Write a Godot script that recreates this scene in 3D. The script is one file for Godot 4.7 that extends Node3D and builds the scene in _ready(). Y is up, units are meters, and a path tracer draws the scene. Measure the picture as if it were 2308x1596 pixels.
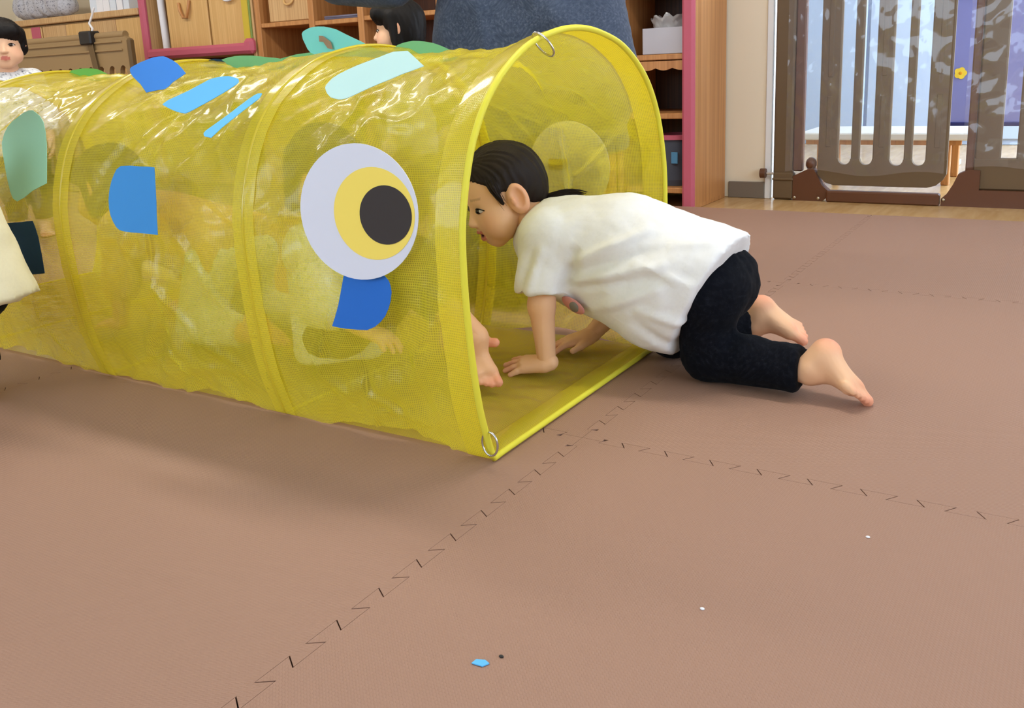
extends Node3D
# Nursery room: children crawling through a yellow mesh play tunnel on foam mats.
# World: +x to the right along the back wall, -z towards the back wall, mat tops at y = 0.

const CAM_Y := 0.6234
const FOCAL := 2065.63          # in pixels of the 2308 x 1596 frame
const CENTRE_Y := 635.98        # the optical axis, in pixels from the top
const HOOPS := [-0.775, -1.242, -1.781, -2.31, -2.82]
const TC := -1.48               # z of the tunnel's axis

const PAPERS := [
	["paper_scale", "pale_cyan", "pale cyan rounded paper strip", Vector3(0.050, 0.721, 0.691), [Vector3(-1.083, 0.602, -1.160), Vector3(-1.084, 0.606, -1.164), Vector3(-1.082, 0.611, -1.169), Vector3(-1.079, 0.617, -1.175), Vector3(-1.071, 0.623, -1.182), Vector3(-1.058, 0.629, -1.190), Vector3(-1.042, 0.636, -1.198), Vector3(-1.023, 0.642, -1.206), Vector3(-1.005, 0.648, -1.213), Vector3(-0.994, 0.652, -1.218), Vector3(-0.983, 0.655, -1.222), Vector3(-0.970, 0.655, -1.223), Vector3(-0.955, 0.655, -1.224), Vector3(-0.931, 0.642, -1.213), Vector3(-0.907, 0.630, -1.201), Vector3(-0.924, 0.624, -1.194), Vector3(-0.941, 0.619, -1.187), Vector3(-0.958, 0.612, -1.179), Vector3(-0.975, 0.606, -1.171), Vector3(-0.993, 0.599, -1.162), Vector3(-1.008, 0.592, -1.154), Vector3(-1.018, 0.587, -1.149), Vector3(-1.025, 0.585, -1.145), Vector3(-1.034, 0.583, -1.143), Vector3(-1.042, 0.583, -1.143), Vector3(-1.051, 0.585, -1.144), Vector3(-1.059, 0.587, -1.145), Vector3(-1.066, 0.590, -1.148), Vector3(-1.072, 0.593, -1.151), Vector3(-1.078, 0.598, -1.155)]],
	["paper_scale", "blue", "blue paper flap lifting off the top", Vector3(0.101, 0.453, 0.886), [Vector3(-1.741, 0.650, -1.274), Vector3(-1.742, 0.653, -1.275), Vector3(-1.740, 0.656, -1.277), Vector3(-1.731, 0.660, -1.280), Vector3(-1.718, 0.665, -1.284), Vector3(-1.701, 0.670, -1.288), Vector3(-1.684, 0.674, -1.292), Vector3(-1.669, 0.675, -1.295), Vector3(-1.656, 0.675, -1.296), Vector3(-1.647, 0.673, -1.296), Vector3(-1.638, 0.670, -1.295), Vector3(-1.625, 0.665, -1.295), Vector3(-1.610, 0.658, -1.293), Vector3(-1.595, 0.649, -1.289), Vector3(-1.580, 0.638, -1.286), Vector3(-1.596, 0.629, -1.279), Vector3(-1.610, 0.621, -1.274), Vector3(-1.616, 0.614, -1.270), Vector3(-1.621, 0.610, -1.266), Vector3(-1.631, 0.608, -1.264), Vector3(-1.644, 0.607, -1.263), Vector3(-1.659, 0.605, -1.260), Vector3(-1.675, 0.603, -1.257), Vector3(-1.687, 0.612, -1.260), Vector3(-1.699, 0.621, -1.263), Vector3(-1.714, 0.629, -1.266), Vector3(-1.726, 0.636, -1.268), Vector3(-1.733, 0.641, -1.270), Vector3(-1.737, 0.645, -1.271), Vector3(-1.740, 0.648, -1.273)]],
	["paper_scale", "light_blue", "light blue paper strip", Vector3(0.000, 0.722, 0.692), [Vector3(-1.496, 0.581, -1.155), Vector3(-1.494, 0.584, -1.158), Vector3(-1.488, 0.589, -1.163), Vector3(-1.469, 0.596, -1.171), Vector3(-1.446, 0.605, -1.180), Vector3(-1.427, 0.615, -1.190), Vector3(-1.410, 0.623, -1.199), Vector3(-1.398, 0.626, -1.202), Vector3(-1.388, 0.627, -1.203), Vector3(-1.375, 0.628, -1.204), Vector3(-1.362, 0.628, -1.204), Vector3(-1.348, 0.626, -1.202), Vector3(-1.337, 0.624, -1.200), Vector3(-1.330, 0.622, -1.198), Vector3(-1.326, 0.619, -1.195), Vector3(-1.324, 0.617, -1.192), Vector3(-1.326, 0.613, -1.188), Vector3(-1.335, 0.606, -1.181), Vector3(-1.348, 0.598, -1.172), Vector3(-1.365, 0.588, -1.162), Vector3(-1.382, 0.579, -1.153), Vector3(-1.395, 0.572, -1.146), Vector3(-1.405, 0.567, -1.141), Vector3(-1.410, 0.566, -1.139), Vector3(-1.413, 0.565, -1.138), Vector3(-1.425, 0.566, -1.139), Vector3(-1.438, 0.568, -1.141), Vector3(-1.452, 0.570, -1.144), Vector3(-1.467, 0.574, -1.147), Vector3(-1.481, 0.577, -1.151)]],
	["paper_scale", "light_blue", "narrow light blue paper strip seen edge-on", Vector3(0.101, 0.858, 0.504), [Vector3(-1.306, 0.532, -1.085), Vector3(-1.308, 0.533, -1.087), Vector3(-1.309, 0.537, -1.093), Vector3(-1.304, 0.548, -1.113), Vector3(-1.298, 0.562, -1.138), Vector3(-1.294, 0.575, -1.161), Vector3(-1.290, 0.586, -1.180), Vector3(-1.287, 0.592, -1.191), Vector3(-1.283, 0.595, -1.197), Vector3(-1.278, 0.595, -1.199), Vector3(-1.274, 0.595, -1.199), Vector3(-1.271, 0.591, -1.193), Vector3(-1.269, 0.586, -1.185), Vector3(-1.272, 0.577, -1.169), Vector3(-1.276, 0.565, -1.148), Vector3(-1.279, 0.553, -1.127), Vector3(-1.282, 0.541, -1.106), Vector3(-1.282, 0.533, -1.092), Vector3(-1.282, 0.526, -1.080), Vector3(-1.290, 0.527, -1.080), Vector3(-1.297, 0.528, -1.080), Vector3(-1.302, 0.529, -1.082)]],
	["paper_scale", "mid_blue", "blue D-shaped paper", Vector3(0.030, 0.050, 0.998), [Vector3(-1.477, 0.479, -1.036), Vector3(-1.453, 0.480, -1.036), Vector3(-1.426, 0.479, -1.037), Vector3(-1.406, 0.479, -1.038), Vector3(-1.388, 0.478, -1.038), Vector3(-1.389, 0.457, -1.037), Vector3(-1.390, 0.437, -1.036), Vector3(-1.391, 0.416, -1.035), Vector3(-1.393, 0.395, -1.034), Vector3(-1.394, 0.376, -1.033), Vector3(-1.395, 0.358, -1.032), Vector3(-1.419, 0.359, -1.031), Vector3(-1.443, 0.359, -1.031), Vector3(-1.467, 0.359, -1.030), Vector3(-1.488, 0.360, -1.029), Vector3(-1.499, 0.362, -1.029), Vector3(-1.507, 0.367, -1.029), Vector3(-1.514, 0.376, -1.029), Vector3(-1.520, 0.388, -1.030), Vector3(-1.522, 0.401, -1.030), Vector3(-1.521, 0.416, -1.031), Vector3(-1.518, 0.428, -1.032), Vector3(-1.514, 0.439, -1.033), Vector3(-1.507, 0.452, -1.033), Vector3(-1.499, 0.463, -1.034), Vector3(-1.490, 0.473, -1.035)]],
	["paper_scale", "pale_green", "pale green leaf-shaped paper", Vector3(0.000, 0.243, 0.970), [Vector3(-1.982, 0.511, -1.110), Vector3(-1.976, 0.529, -1.115), Vector3(-1.964, 0.544, -1.119), Vector3(-1.949, 0.555, -1.121), Vector3(-1.931, 0.563, -1.123), Vector3(-1.910, 0.572, -1.125), Vector3(-1.890, 0.577, -1.127), Vector3(-1.876, 0.577, -1.127), Vector3(-1.864, 0.572, -1.126), Vector3(-1.849, 0.565, -1.124), Vector3(-1.835, 0.553, -1.121), Vector3(-1.825, 0.533, -1.116), Vector3(-1.818, 0.509, -1.110), Vector3(-1.814, 0.485, -1.104), Vector3(-1.811, 0.462, -1.098), Vector3(-1.809, 0.446, -1.094), Vector3(-1.807, 0.431, -1.090), Vector3(-1.831, 0.423, -1.088), Vector3(-1.856, 0.414, -1.086), Vector3(-1.883, 0.400, -1.083), Vector3(-1.908, 0.391, -1.080), Vector3(-1.924, 0.396, -1.082), Vector3(-1.937, 0.411, -1.085), Vector3(-1.953, 0.439, -1.092), Vector3(-1.967, 0.469, -1.100), Vector3(-1.977, 0.492, -1.105)]],
	["paper_scale", "navy", "dark navy oblong paper", Vector3(0.000, 0.000, 1.000), [Vector3(-1.947, 0.344, -1.072), Vector3(-1.918, 0.347, -1.072), Vector3(-1.891, 0.349, -1.072), Vector3(-1.869, 0.352, -1.072), Vector3(-1.849, 0.354, -1.072), Vector3(-1.843, 0.339, -1.072), Vector3(-1.838, 0.319, -1.072), Vector3(-1.836, 0.284, -1.072), Vector3(-1.836, 0.243, -1.072), Vector3(-1.856, 0.240, -1.072), Vector3(-1.878, 0.237, -1.072), Vector3(-1.906, 0.233, -1.072), Vector3(-1.937, 0.230, -1.072), Vector3(-1.938, 0.263, -1.072), Vector3(-1.940, 0.295, -1.072), Vector3(-1.943, 0.320, -1.072)]],
	["paper_scale", "deep_blue", "blue tongue-shaped paper below the eye", Vector3(0.000, 0.000, 1.000), [Vector3(-0.999, 0.315, -1.078), Vector3(-0.973, 0.318, -1.078), Vector3(-0.951, 0.319, -1.078), Vector3(-0.936, 0.320, -1.078), Vector3(-0.925, 0.318, -1.078), Vector3(-0.916, 0.313, -1.078), Vector3(-0.909, 0.306, -1.078), Vector3(-0.906, 0.298, -1.078), Vector3(-0.905, 0.288, -1.078), Vector3(-0.908, 0.274, -1.078), Vector3(-0.914, 0.260, -1.078), Vector3(-0.922, 0.247, -1.078), Vector3(-0.933, 0.236, -1.078), Vector3(-0.945, 0.227, -1.078), Vector3(-0.961, 0.220, -1.078), Vector3(-0.983, 0.218, -1.078), Vector3(-1.006, 0.217, -1.078), Vector3(-1.022, 0.217, -1.078), Vector3(-1.037, 0.218, -1.078), Vector3(-1.028, 0.236, -1.078), Vector3(-1.019, 0.256, -1.078), Vector3(-1.009, 0.285, -1.078)]],
	["paper_fin", "teal", "turquoise paper fin with brown tape on the back ridge", Vector3(0.000, 0.200, 0.980), [Vector3(-1.447, 0.710, -1.492), Vector3(-1.444, 0.715, -1.493), Vector3(-1.437, 0.718, -1.494), Vector3(-1.428, 0.721, -1.494), Vector3(-1.415, 0.723, -1.495), Vector3(-1.400, 0.723, -1.495), Vector3(-1.383, 0.722, -1.494), Vector3(-1.368, 0.719, -1.494), Vector3(-1.351, 0.715, -1.493), Vector3(-1.329, 0.706, -1.491), Vector3(-1.304, 0.696, -1.489), Vector3(-1.280, 0.687, -1.487), Vector3(-1.258, 0.677, -1.485), Vector3(-1.239, 0.670, -1.484), Vector3(-1.222, 0.665, -1.483), Vector3(-1.205, 0.661, -1.482), Vector3(-1.187, 0.658, -1.481), Vector3(-1.198, 0.653, -1.480), Vector3(-1.209, 0.649, -1.480), Vector3(-1.247, 0.653, -1.480), Vector3(-1.286, 0.657, -1.481), Vector3(-1.335, 0.659, -1.482), Vector3(-1.379, 0.662, -1.482), Vector3(-1.403, 0.665, -1.483), Vector3(-1.418, 0.670, -1.484), Vector3(-1.428, 0.678, -1.486), Vector3(-1.435, 0.688, -1.488), Vector3(-1.443, 0.699, -1.490)]],
	["paper_fin", "fin_green", "green paper fin on the back ridge", Vector3(0.000, 0.200, 0.980), [Vector3(-1.192, 0.666, -1.483), Vector3(-1.190, 0.671, -1.484), Vector3(-1.183, 0.675, -1.485), Vector3(-1.171, 0.678, -1.486), Vector3(-1.158, 0.680, -1.486), Vector3(-1.145, 0.681, -1.486), Vector3(-1.130, 0.680, -1.486), Vector3(-1.113, 0.678, -1.485), Vector3(-1.094, 0.674, -1.485), Vector3(-1.078, 0.669, -1.484), Vector3(-1.062, 0.663, -1.482), Vector3(-1.045, 0.656, -1.481), Vector3(-1.029, 0.649, -1.480), Vector3(-1.036, 0.644, -1.479), Vector3(-1.047, 0.639, -1.478), Vector3(-1.072, 0.638, -1.477), Vector3(-1.100, 0.638, -1.477), Vector3(-1.117, 0.641, -1.478), Vector3(-1.133, 0.644, -1.479), Vector3(-1.155, 0.647, -1.479), Vector3(-1.175, 0.652, -1.480), Vector3(-1.187, 0.659, -1.482)]],
	["paper_fin", "fin_green", "green paper fin on the back ridge", Vector3(0.000, 0.200, 0.980), [Vector3(-1.697, 0.667, -1.485), Vector3(-1.676, 0.671, -1.486), Vector3(-1.653, 0.673, -1.487), Vector3(-1.627, 0.673, -1.487), Vector3(-1.599, 0.672, -1.486), Vector3(-1.572, 0.669, -1.486), Vector3(-1.546, 0.666, -1.485), Vector3(-1.525, 0.664, -1.485), Vector3(-1.505, 0.661, -1.484), Vector3(-1.498, 0.651, -1.482), Vector3(-1.497, 0.642, -1.480), Vector3(-1.517, 0.639, -1.480), Vector3(-1.544, 0.639, -1.480), Vector3(-1.569, 0.639, -1.480), Vector3(-1.597, 0.642, -1.480), Vector3(-1.634, 0.645, -1.481), Vector3(-1.666, 0.650, -1.482), Vector3(-1.679, 0.656, -1.483), Vector3(-1.685, 0.661, -1.484), Vector3(-1.692, 0.664, -1.485)]],
	["paper_fin", "fin_green", "green paper fin on the back ridge", Vector3(0.000, 0.200, 0.980), [Vector3(-1.558, 0.662, -1.526), Vector3(-1.532, 0.666, -1.527), Vector3(-1.504, 0.670, -1.528), Vector3(-1.468, 0.672, -1.528), Vector3(-1.437, 0.673, -1.529), Vector3(-1.426, 0.671, -1.528), Vector3(-1.421, 0.669, -1.528), Vector3(-1.435, 0.662, -1.526), Vector3(-1.453, 0.656, -1.525), Vector3(-1.486, 0.647, -1.523), Vector3(-1.519, 0.639, -1.522), Vector3(-1.538, 0.636, -1.521), Vector3(-1.550, 0.638, -1.521), Vector3(-1.555, 0.649, -1.524)]],
	["paper_fin", "fin_grass", "small bright green paper fin on the back ridge", Vector3(0.000, 0.200, 0.980), [Vector3(-2.291, 0.658, -1.492), Vector3(-2.280, 0.663, -1.493), Vector3(-2.259, 0.664, -1.493), Vector3(-2.240, 0.666, -1.493), Vector3(-2.219, 0.666, -1.493), Vector3(-2.195, 0.665, -1.493), Vector3(-2.172, 0.662, -1.492), Vector3(-2.156, 0.658, -1.492), Vector3(-2.141, 0.653, -1.491), Vector3(-2.128, 0.648, -1.489), Vector3(-2.115, 0.642, -1.488), Vector3(-2.123, 0.637, -1.487), Vector3(-2.140, 0.633, -1.487), Vector3(-2.190, 0.634, -1.487), Vector3(-2.244, 0.639, -1.488), Vector3(-2.276, 0.649, -1.490)]],
	["paper_fin", "navy", "dark navy paper fin on the back ridge", Vector3(0.000, 0.200, 0.980), [Vector3(-1.795, 0.663, -1.517), Vector3(-1.792, 0.667, -1.517), Vector3(-1.782, 0.669, -1.518), Vector3(-1.760, 0.671, -1.518), Vector3(-1.737, 0.669, -1.518), Vector3(-1.723, 0.663, -1.517), Vector3(-1.718, 0.656, -1.515), Vector3(-1.732, 0.651, -1.514), Vector3(-1.753, 0.649, -1.514), Vector3(-1.772, 0.650, -1.514), Vector3(-1.788, 0.653, -1.515), Vector3(-1.795, 0.658, -1.516)]],
]
const FIN_TAPE := [Vector3(-1.392, 0.704, -1.485), Vector3(-1.381, 0.703, -1.485), Vector3(-1.357, 0.689, -1.482), Vector3(-1.351, 0.674, -1.479), Vector3(-1.365, 0.677, -1.479), Vector3(-1.379, 0.691, -1.482), Vector3(-1.390, 0.692, -1.482)]

var M := {}
var taken := {}
var noise_a := FastNoiseLite.new()
var noise_b := FastNoiseLite.new()


class MB:
	# collects triangles of one mesh
	var v := PackedVector3Array()
	var n := PackedVector3Array()
	var uv := PackedVector2Array()
	var c := PackedColorArray()
	var ix := PackedInt32Array()
	var colored := false
	var textured := false

	func face(pts: Array, out: Vector3) -> void:
		# a flat convex polygon; out says roughly which way it faces
		var nn: Vector3 = (pts[2] - pts[0]).cross(pts[1] - pts[0])
		if nn.length() < 1e-12 and pts.size() > 3:
			nn = (pts[3] - pts[0]).cross(pts[2] - pts[0])
		nn = nn.normalized()
		var order := pts
		if nn.dot(out) < 0.0:
			nn = -nn
			order = pts.duplicate()
			order.reverse()
		var b := v.size()
		for p in order:
			v.append(p)
			n.append(nn)
			uv.append(Vector2.ZERO)
		for i in range(1, order.size() - 1):
			ix.append_array([b, b + i, b + i + 1])

	func box(at: Vector3, size: Vector3, bevel := 0.003, basis := Basis()) -> MB:
		var h := size / 2.0
		var e: float = minf(bevel, minf(h.x, minf(h.y, h.z)) * 0.9)
		var cr := {}
		for sx in [-1, 1]:
			for sy in [-1, 1]:
				for sz in [-1, 1]:
					var s := Vector3(sx, sy, sz)
					for a in 3:
						var q := h - Vector3(e, e, e)
						q[a] = h[a]
						cr[[sx, sy, sz, a]] = at + basis * (q * s)
		var sg := [[-1, -1], [1, -1], [1, 1], [-1, 1]]
		for a in 3:
			var b1 := (a + 1) % 3
			var b2 := (a + 2) % 3
			for s in [-1, 1]:
				var pts := []
				for w in sg:
					var k := [0, 0, 0, a]
					k[a] = s
					k[b1] = w[0]
					k[b2] = w[1]
					pts.append(cr[k])
				var o := Vector3.ZERO
				o[a] = s
				face(pts, basis * o)
			for s1 in [-1, 1]:
				for s2 in [-1, 1]:
					var k1 := [0, 0, 0, 0]
					k1[b1] = s1
					k1[b2] = s2
					var pts := []
					for w in [[-1, b1], [1, b1], [1, b2], [-1, b2]]:
						var k := k1.duplicate()
						k[a] = w[0]
						k[3] = w[1]
						pts.append(cr[k])
					var o := Vector3.ZERO
					o[b1] = s1
					o[b2] = s2
					face(pts, basis * o)
		for sx in [-1, 1]:
			for sy in [-1, 1]:
				for sz in [-1, 1]:
					face([cr[[sx, sy, sz, 0]], cr[[sx, sy, sz, 1]], cr[[sx, sy, sz, 2]]], basis * Vector3(sx, sy, sz))
		return self

	func prism(poly: PackedVector2Array, depth: float, xf := Transform3D(), bevel := 0.0) -> MB:
		# a polygon in the xy plane of xf, from z = 0 to z = depth
		if Geometry2D.is_polygon_clockwise(poly):
			poly = poly.duplicate()
			poly.reverse()
		var tri := Geometry2D.triangulate_polygon(poly)
		var inner := poly
		if bevel > 0.0:
			var shrunk := Geometry2D.offset_polygon(poly, -bevel)
			if shrunk.size() == 1 and shrunk[0].size() == poly.size():
				inner = poly
		for side in 2:
			var b := v.size()
			var nn := (xf.basis * Vector3(0, 0, 1 if side else -1)).normalized()
			for p in inner:
				v.append(xf * Vector3(p.x, p.y, depth if side else 0.0))
				n.append(nn)
				uv.append(p)
			for i in range(0, tri.size(), 3):
				var t := [b + tri[i], b + tri[i + 1], b + tri[i + 2]]
				var g := (v[t[2]] - v[t[0]]).cross(v[t[1]] - v[t[0]])
				if g.dot(nn) < 0:
					t.reverse()
				ix.append_array(t)
		for i in poly.size():
			var p := poly[i]
			var q := poly[(i + 1) % poly.size()]
			var e := q - p
			var o := xf.basis * Vector3(e.y, -e.x, 0)
			face([xf * Vector3(p.x, p.y, 0), xf * Vector3(q.x, q.y, 0), xf * Vector3(q.x, q.y, depth), xf * Vector3(p.x, p.y, depth)], o)
		return self

	func tube(path: Array, r, sides := 8, closed := false) -> MB:
		var m := path.size()
		var b := v.size()
		var up := Vector3.UP
		for i in m:
			var p: Vector3 = path[i]
			var prev: Vector3 = path[(i - 1 + m) % m] if (i > 0 or closed) else p
			var next: Vector3 = path[(i + 1) % m] if (i < m - 1 or closed) else p
			var t := (next - prev).normalized()
			if i == 0:
				up = Vector3.UP if absf(t.y) < 0.8 else Vector3.RIGHT
			var sd := t.cross(up).normalized()
			up = sd.cross(t).normalized()
			var rr: float = r[i] if r is Array else r
			for k in sides:
				var a := TAU * k / sides
				var d := sd * cos(a) + up * sin(a)
				v.append(p + d * rr)
				n.append(d)
				uv.append(Vector2(float(k) / sides, float(i) / m))
		var rings := m if closed else m - 1
		for i in rings:
			for k in sides:
				var a0 := b + i * sides + k
				var a1 := b + i * sides + (k + 1) % sides
				var b0 := b + ((i + 1) % m) * sides + k
				var b1 := b + ((i + 1) % m) * sides + (k + 1) % sides
				quad_ix(a0, a1, b1, b0)
		if not closed:
			for e in [0, m - 1]:
				var pts := []
				for k in sides:
					pts.append(v[b + e * sides + k])
				var dd: Vector3 = (path[0] - path[1]) if e == 0 else (path[m - 1] - path[m - 2])
				face(pts, dd)
		return self

	func quad_ix(a: int, b2: int, c2: int, d: int) -> void:
		var g := (v[c2] - v[a]).cross(v[b2] - v[a])
		if g.length_squared() < 1e-20:
			g = (v[d] - v[a]).cross(v[c2] - v[a])
		if g.dot(n[a] + n[b2] + n[c2] + n[d]) >= 0:
			ix.append_array([a, b2, c2, a, c2, d])
		else:
			ix.append_array([a, c2, b2, a, d, c2])

	func lathe(prof: Array, at: Vector3, sides := 24, basis := Basis()) -> MB:
		# prof: Vector2(radius, height) from one end to the other
		for i in prof.size() - 1:
			var p: Vector2 = prof[i]
			var q: Vector2 = prof[i + 1]
			if p.distance_to(q) < 1e-7:
				continue
			var t := (q - p).normalized()
			var b := v.size()
			for k in sides + 1:
				var a := TAU * k / sides
				var d := Vector3(cos(a), 0, sin(a))
				var nn := (d * t.y - Vector3(0, t.x, 0)).normalized()
				for w in [p, q]:
					v.append(at + basis * (d * w.x + Vector3(0, w.y, 0)))
					n.append(basis * nn)
					uv.append(Vector2(float(k) / sides, w.y))
			for k in sides:
				quad_ix(b + k * 2, b + k * 2 + 2, b + k * 2 + 3, b + k * 2 + 1)
		return self

	func sheet(nu: int, nv: int, f: Callable, uvs := Vector2.ONE) -> MB:
		# a surface f(u, v) with smooth normals; u and v from 0 to 1
		var b := v.size()
		for j in nv + 1:
			for i in nu + 1:
				v.append(f.call(float(i) / nu, float(j) / nv))
				n.append(Vector3.ZERO)
				uv.append(Vector2(float(i) / nu, float(j) / nv) * uvs)
		for j in nv:
			for i in nu:
				var a := b + j * (nu + 1) + i
				var e := a + nu + 1
				for t in [[a, a + 1, e + 1], [a, e + 1, e]]:
					var g := (v[t[2]] - v[t[0]]).cross(v[t[1]] - v[t[0]])
					for q in t:
						n[q] += g
					ix.append_array(t)
		for i in range(b, v.size()):
			n[i] = n[i].normalized()
		textured = true
		return self

	func ball(at: Vector3, r: Vector3, sides := 16, basis := Basis()) -> MB:
		var b := v.size()
		var rows: int = maxi(6, sides / 2)
		for j in rows + 1:
			var ph := PI * j / rows
			for i in sides + 1:
				var th := TAU * i / sides
				var d := Vector3(sin(ph) * cos(th), cos(ph), sin(ph) * sin(th))
				v.append(at + basis * (d * r))
				n.append((basis * (d / r)).normalized())
				uv.append(Vector2(float(i) / sides, float(j) / rows))
		for j in rows:
			for i in sides:
				var a := b + j * (sides + 1) + i
				quad_ix(a, a + 1, a + sides + 2, a + sides + 1)
		return self

	func add(o: Dictionary, xf := Transform3D()) -> MB:
		# vertices and triangles of a meshed field
		var b := v.size()
		var flip := xf.basis.determinant() < 0
		var bn := xf.basis.inverse().transposed()
		for i in o.v.size():
			v.append(xf * o.v[i])
			n.append((bn * o.n[i]).normalized())
			uv.append(Vector2.ZERO)
			if o.has("c"):
				c.append(o.c[i])
		colored = colored or o.has("c")
		var t: PackedInt32Array = o.ix
		for i in range(0, t.size(), 3):
			ix.append(b + t[i])
			ix.append(b + (t[i + 2] if flip else t[i + 1]))
			ix.append(b + (t[i + 1] if flip else t[i + 2]))
		return self

	func mesh() -> ArrayMesh:
		var a := []
		a.resize(Mesh.ARRAY_MAX)
		a[Mesh.ARRAY_VERTEX] = v
		a[Mesh.ARRAY_NORMAL] = n
		if textured:
			a[Mesh.ARRAY_TEX_UV] = uv
		if colored:
			while c.size() < v.size():
				c.append(Color.WHITE)
			a[Mesh.ARRAY_COLOR] = c
		a[Mesh.ARRAY_INDEX] = ix
		var m := ArrayMesh.new()
		m.add_surface_from_arrays(Mesh.PRIMITIVE_TRIANGLES, a)
		return m


class Field:
	# a signed distance grid, meshed as surface nets
	var o: Vector3
	var h: float
	var nx: int
	var ny: int
	var nz: int
	var d := PackedFloat32Array()

	func _init(lo: Vector3, hi: Vector3, cell: float) -> void:
		h = cell
		o = lo
		nx = int(ceil((hi.x - lo.x) / h)) + 1
		ny = int(ceil((hi.y - lo.y) / h)) + 1
		nz = int(ceil((hi.z - lo.z) / h)) + 1
		d.resize(nx * ny * nz)
		d.fill(1.0)

	func cap(a: Vector3, b: Vector3, ra: float, rb: float, k := 0.02, mode := 0) -> void:
		# mode 0 joins, 1 joins with a flat end at b, 2 takes away, 3 joins with flat ends
		var ba := b - a
		var l2 := maxf(ba.length_squared(), 1e-9)
		var dir := ba / sqrt(l2)
		var m := k + h * 2.0 + maxf(ra, rb)
		var lo := a.min(b) - Vector3(m, m, m) - o
		var hi := a.max(b) + Vector3(m, m, m) - o
		for z in range(maxi(0, int(lo.z / h)), mini(nz - 1, int(hi.z / h) + 1) + 1):
			for y in range(maxi(0, int(lo.y / h)), mini(ny - 1, int(hi.y / h) + 1) + 1):
				var i := (z * ny + y) * nx
				for x in range(maxi(0, int(lo.x / h)), mini(nx - 1, int(hi.x / h) + 1) + 1):
					var p := o + Vector3(x, y, z) * h - a
					var t := clampf(p.dot(ba) / l2, 0.0, 1.0)
					var s := (p - ba * t).length() - lerpf(ra, rb, t)
					if mode == 1 or mode == 3:
						s = maxf(s, (p - ba).dot(dir))
						if mode == 3:
							s = maxf(s, -p.dot(dir))
					var q := d[i + x]
					if mode == 2:
						s = -s
						var g := maxf(k - absf(s - q), 0.0) / k
						d[i + x] = maxf(s, q) + g * g * k * 0.25
					else:
						var g := maxf(k - absf(s - q), 0.0) / k
						d[i + x] = minf(s, q) - g * g * k * 0.25

	func ell(at: Vector3, r: Vector3, k := 0.02, basis := Basis(), cut := false) -> void:
		var m := k + h * 2.0 + maxf(r.x, maxf(r.y, r.z))
		var lo := at - Vector3(m, m, m) - o
		var hi := at + Vector3(m, m, m) - o
		var inv := basis.transposed()
		for z in range(maxi(0, int(lo.z / h)), mini(nz - 1, int(hi.z / h) + 1) + 1):
			for y in range(maxi(0, int(lo.y / h)), mini(ny - 1, int(hi.y / h) + 1) + 1):
				var i := (z * ny + y) * nx
				for x in range(maxi(0, int(lo.x / h)), mini(nx - 1, int(hi.x / h) + 1) + 1):
					var p := inv * (o + Vector3(x, y, z) * h - at)
					var k0 := (p / r).length()
					var k1 := (p / (r * r)).length()
					var s := -minf(r.x, minf(r.y, r.z)) if k1 < 1e-6 else k0 * (k0 - 1.0) / k1
					var q := d[i + x]
					if cut:
						s = -s
						var g := maxf(k - absf(s - q), 0.0) / k
						d[i + x] = maxf(s, q) + g * g * k * 0.25
					else:
						var g := maxf(k - absf(s - q), 0.0) / k
						d[i + x] = minf(s, q) - g * g * k * 0.25

	func keep(nn: Vector3, at: Vector3) -> void:
		# takes away what lies on the side that nn points to
		var step := nn.x * h
		for z in nz:
			for y in ny:
				var i := (z * ny + y) * nx
				var s := nn.dot(o + Vector3(0, y, z) * h - at)
				for x in nx:
					if s > d[i + x]:
						d[i + x] = s
					s += step

	func net(bend = null, paint = null) -> Dictionary:
		var id := PackedInt32Array()
		id.resize(d.size())
		id.fill(-1)
		var v := PackedVector3Array()
		var ix := PackedInt32Array()
		var sy := nx
		var sz := nx * ny
		var far := h * 1.75
		var off := [0, 1, sy, sy + 1, sz, sz + 1, sz + sy, sz + sy + 1]
		var edges := [0, 1, 0, 2, 0, 4, 1, 3, 1, 5, 2, 3, 2, 6, 3, 7, 4, 5, 4, 6, 5, 7, 6, 7]
		var val := PackedFloat32Array()
		val.resize(8)
		for z in nz - 1:
			for y in ny - 1:
				var row := (z * ny + y) * nx
				for x in nx - 1:
					var i := row + x
					if absf(d[i]) > far:
						continue
					var neg := 0
					for k in 8:
						var q := d[i + off[k]]
						val[k] = q
						if q < 0.0:
							neg += 1
					if neg == 0 or neg == 8:
						continue
					var s := Vector3.ZERO
					var cnt := 0
					for e in 12:
						var a: int = edges[e * 2]
						var b: int = edges[e * 2 + 1]
						var fa := val[a]
						var fb := val[b]
						if (fa < 0.0) != (fb < 0.0):
							var t := fa / (fa - fb)
							s += Vector3(a & 1, (a >> 1) & 1, a >> 2).lerp(Vector3(b & 1, (b >> 1) & 1, b >> 2), t)
							cnt += 1
					id[i] = v.size()
					v.append(o + (Vector3(x, y, z) + s / cnt) * h)
		for z in range(1, nz - 1):
			for y in range(1, ny - 1):
				var row := (z * ny + y) * nx
				for x in range(1, nx - 1):
					var i := row + x
					if id[i] < 0:
						continue
					var a := d[i] < 0.0
					if a != (d[i + 1] < 0.0):
						quad(ix, id, i, i - sy, i - sy - sz, i - sz, a)
					if a != (d[i + sy] < 0.0):
						quad(ix, id, i, i - sz, i - sz - 1, i - 1, a)
					if a != (d[i + sz] < 0.0):
						quad(ix, id, i, i - 1, i - 1 - sy, i - sy, a)
		var n := normals(v, ix)
		if bend != null:
			for i in v.size():
				v[i] = bend.call(v[i], n[i])
			n = normals(v, ix)
		var out := {"v": v, "n": n, "ix": ix}
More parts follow.
